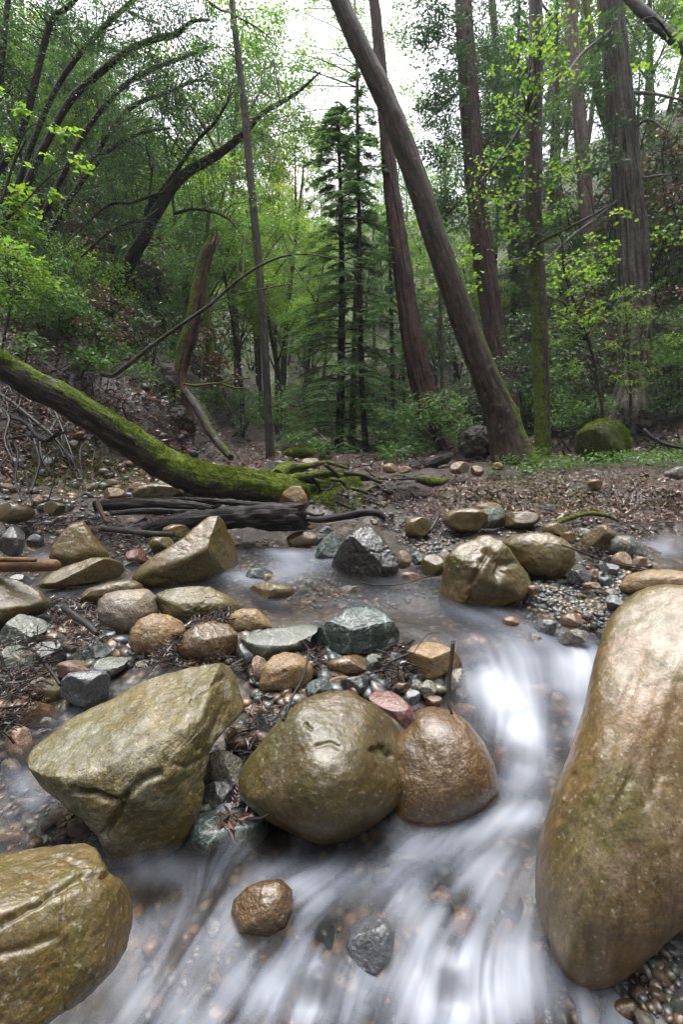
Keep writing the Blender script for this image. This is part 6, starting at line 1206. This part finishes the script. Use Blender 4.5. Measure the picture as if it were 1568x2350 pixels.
HP = [
 ('reddish redwood litter heaped left of the grey egg-shaped boulder', [(110,1370),(150,1360),(215,1385),(225,1430),(245,1470),(200,1500),(150,1460),(115,1440)], 1500, 90, .05, .03),
 ('red twigs and needles over the stones at the left edge', [(0,1480),(90,1440),(130,1480),(110,1560),(60,1640),(0,1700)], 1100, 100, .05, .05),
 ('wet black litter draped between buff egg and rusty boulder', [(430,1420),(520,1398),(535,1412),(440,1450),(390,1500),(362,1520),(365,1490)], 1300, 60, .02, .07),
 ('litter wedged between the ochre boulder and the serpentine rock', [(700,1490),(735,1480),(745,1520),(722,1545)], 320, 16, .03, .05),
 ('dark twig pile left of the tan angular rock', [(865,1500),(930,1470),(950,1480),(945,1530),(900,1560),(870,1545)], 520, 50, .03, .06),
 ('red-brown twig litter lining the left creek edge below the dead logs', [(0,1190),(60,1180),(230,1170),(330,1210),(300,1260),(260,1270),(180,1200),(60,1220)], 2200, 160, .03, .01),
 ('twigs and leaves between the dead logs and the tilted boulder', [(240,1225),(400,1240),(330,1290),(290,1300),(260,1260)], 600, 50, .03, .02),
 ('russet leaf pile around the round tan boulder', [(860,1190),(900,1170),(1000,1170),(1080,1195),(1060,1225),(1000,1225),(930,1235),(890,1225)], 1800, 90, .035, .0),
 ('red leaf tangle caught right of the oval boulder', [(1310,1250),(1350,1245),(1400,1262),(1395,1290),(1340,1280)], 420, 40, .04, .02),
 ('litter caught along the foot of the right bank', [(1240,1205),(1320,1230),(1560,1230),(1568,1200),(1300,1195)], 900, 60, .02, .0),
 ('needles lying along the top edge of the big slab', [(300,1530),(350,1500),(520,1500),(575,1515),(590,1600),(560,1540),(420,1528)], 500, 30, .02, .03),
 ('litter in the gap above the green veined block', [(560,1630),(600,1600),(640,1640),(560,1760),(540,1700)], 260, 16, .02, .04),
 ('dead leaves and sticks under the fallen mossy trunk', [(0,1110),(140,1120),(420,1150),(640,1150),(700,1190),(220,1160),(0,1160)], 1500, 120, .02, .0),
 ('orange grit and needles on the green veined block', [(490,1868),(560,1860),(590,1872),(520,1892)], 160, 3, .01, .16)]
for i, (lb, poly, nl, nt_, lift, near) in enumerate(HP): heap(lb, poly, int(nl*.42), int(nt_*1.8), lift, 200+i, near=near)
def brush(label, poly, n, seed, ln=60, wpx=3, up=.6, name='brushwood', mat='twig', near=.02):
    rng = np.random.default_rng(seed); p, d = sample_ground(poly, n, rng); out = []
    for a, dd in zip(p, d):
        L_ = ln/F_PX*dd*rng.uniform(.4, 1.6); th = rng.uniform(0, 6.28); u = norm([math.cos(th), math.sin(th)*.6, rng.uniform(-.1, up)]); r = wpx/2/F_PX*dd*rng.uniform(.5, 1.5)
        b = a+u*L_*.5+rng.normal(0, L_*.14, 3); c = a+u*L_+rng.normal(0, L_*.2, 3)+[0, 0, -L_*.15]; out.append(tube([a-[0, 0, .02], (a+b)/2+rng.normal(0, L_*.05, 3), b, c], [r, r*.8, r*.6, r*.25], 5, n=8, seed=seed, moss0=-.5))
    o = tube_obj(name, out, mat, None); tag(o, label, None, None, 'stuff'); return o
brush('grey dead brush tangled on the slope right of the mossy boulder', [(1300,960),(1568,900),(1568,1040),(1460,1050),(1460,1000),(1300,1010)], 190, 1, 90, 4, .5, mat='root')
brush('dark dead brush at the foot of the leaning trunk', [(930,990),(1120,960),(1150,1060),(1040,1068),(960,1060)], 150, 2, 80, 3.5, .7)
brush('dead sticks between the upright trunk and the mossy boulder', [(1260,980),(1330,960),(1330,1060),(1270,1060)], 60, 3, 70, 4, .7, mat='root')
brush('twigs scattered on the flat right bank', [(880,1100),(1568,1080),(1568,1215),(1000,1200)], 130, 4, 40, 2.5, .12)
brush('twigs and roots on the bank behind the root tangle', [(640,1040),(900,1050),(1000,1150),(850,1180),(740,1170)], 170, 5, 50, 3, .2, mat='root')
brush('twigs littering the left creek edge', [(0,1120),(600,1130),(560,1200),(300,1250),(0,1230)], 200, 6, 55, 3, .15)
brush('bare twigs on the left slope', [(0,700),(400,800),(640,1050),(560,1100),(100,900)], 110, 7, 60, 3, .7)
# dark root wad and clods in the cut bank
M['soil'] = rock_mat('dark_root_soil', (.020, .014, .010), (.042, .030, .022), (.03, .03, .012), rough=.75, coat=.1, bumpy=2)
for i, (x0, y0, x1, y1, z, dd) in enumerate([(345,850,430,960,.8,6.1),(380,930,440,1000,.7,5.9),(300,870,350,930,1.0,6.0)]):
    rock(ell(x0, y0, x1, y1, 900+i, k=.35), ['black root wad hanging under the broken snag', 'lower lobe of the black root wad under the snag', 'dark clod of roots left of the root wad'][i], 'soil', d=dd, sub=5, seed=900+i, amp=.16, rg=.12, e=.8, name='root_wad', cat='root wad')
rock(ell(1060, 985, 1130, 1062, 910, k=.3), 'dark root wad left of the foot of the big leaning trunk', 'soil', d=5.7, sub=5, seed=910, amp=.18, rg=.12, name='root_wad', cat='root wad')
rock(ell(800, 1110, 990, 1165, 911, k=.3), 'undercut black soil lip behind the curved black branch', 'soil', d=3.95, sub=5, seed=911, amp=.15, rg=.1, depth=.5, name='soil_bank', cat='soil bank')
rock(ell(700, 1095, 830, 1170, 912, k=.3), 'moss-grown hump of soil inside the root tangle', 'mossrock', d=4.05, sub=5, seed=912, amp=.15, rg=.1, depth=.5, name='soil_bank', cat='soil bank')
# single leaves one can point to
def one_leaf(label, x, y, d, L, mat='leaf_clover', ang=0):
    a = norm([math.cos(ang), math.sin(ang), .0]); lv = Leaves(); lv.add(np.array([P(x, y, d)]), L, L*.75, np.random.default_rng(1), .15, 0, .9, np.array([a])); tag(lv.obj('leaf', mat), label, 'leaf')
one_leaf('single pale green leaf lying on the green boulder', 1424, 1242, 2.42, .05, 'leaf_yellow', .3)

for o in list(C.objects):
    if o.type == 'MESH' and o.parent is None and o.data.materials and o.data.materials[0] == M['mossrock']: moss_fuzz(o, '', 9000, .016 if 'rounded' in o['label'] else .012, 3, .3)
# ------------------------------------------------------------------ damp air between the trees
hb = [(-126, -126, -2), (126, -126, -2), (126, 126, -2), (-126, 126, -2), (-126, -126, 60), (126, -126, 60), (126, 126, 60), (-126, 126, 60)]
me = mesh_np('haze', hb, [np.array([[0,3,2,1],[4,5,6,7],[0,1,5,4],[1,2,6,5],[2,3,7,6],[3,0,4,7]])], [], False)
m = bpy.data.materials.new('damp_air'); m.use_nodes = True; m.node_tree.nodes.clear()
o_ = m.node_tree.nodes.new('ShaderNodeOutputMaterial'); v_ = m.node_tree.nodes.new('ShaderNodeVolumePrincipled'); v_.inputs['Density'].default_value = .0016; v_.inputs['Color'].default_value = (.93, .97, 1, 1)
m.node_tree.links.new(v_.outputs[0], o_.inputs['Volume']); me.materials.append(m)
tag(link('haze', me), 'thin damp haze hanging between the far trees', None, None, 'stuff')
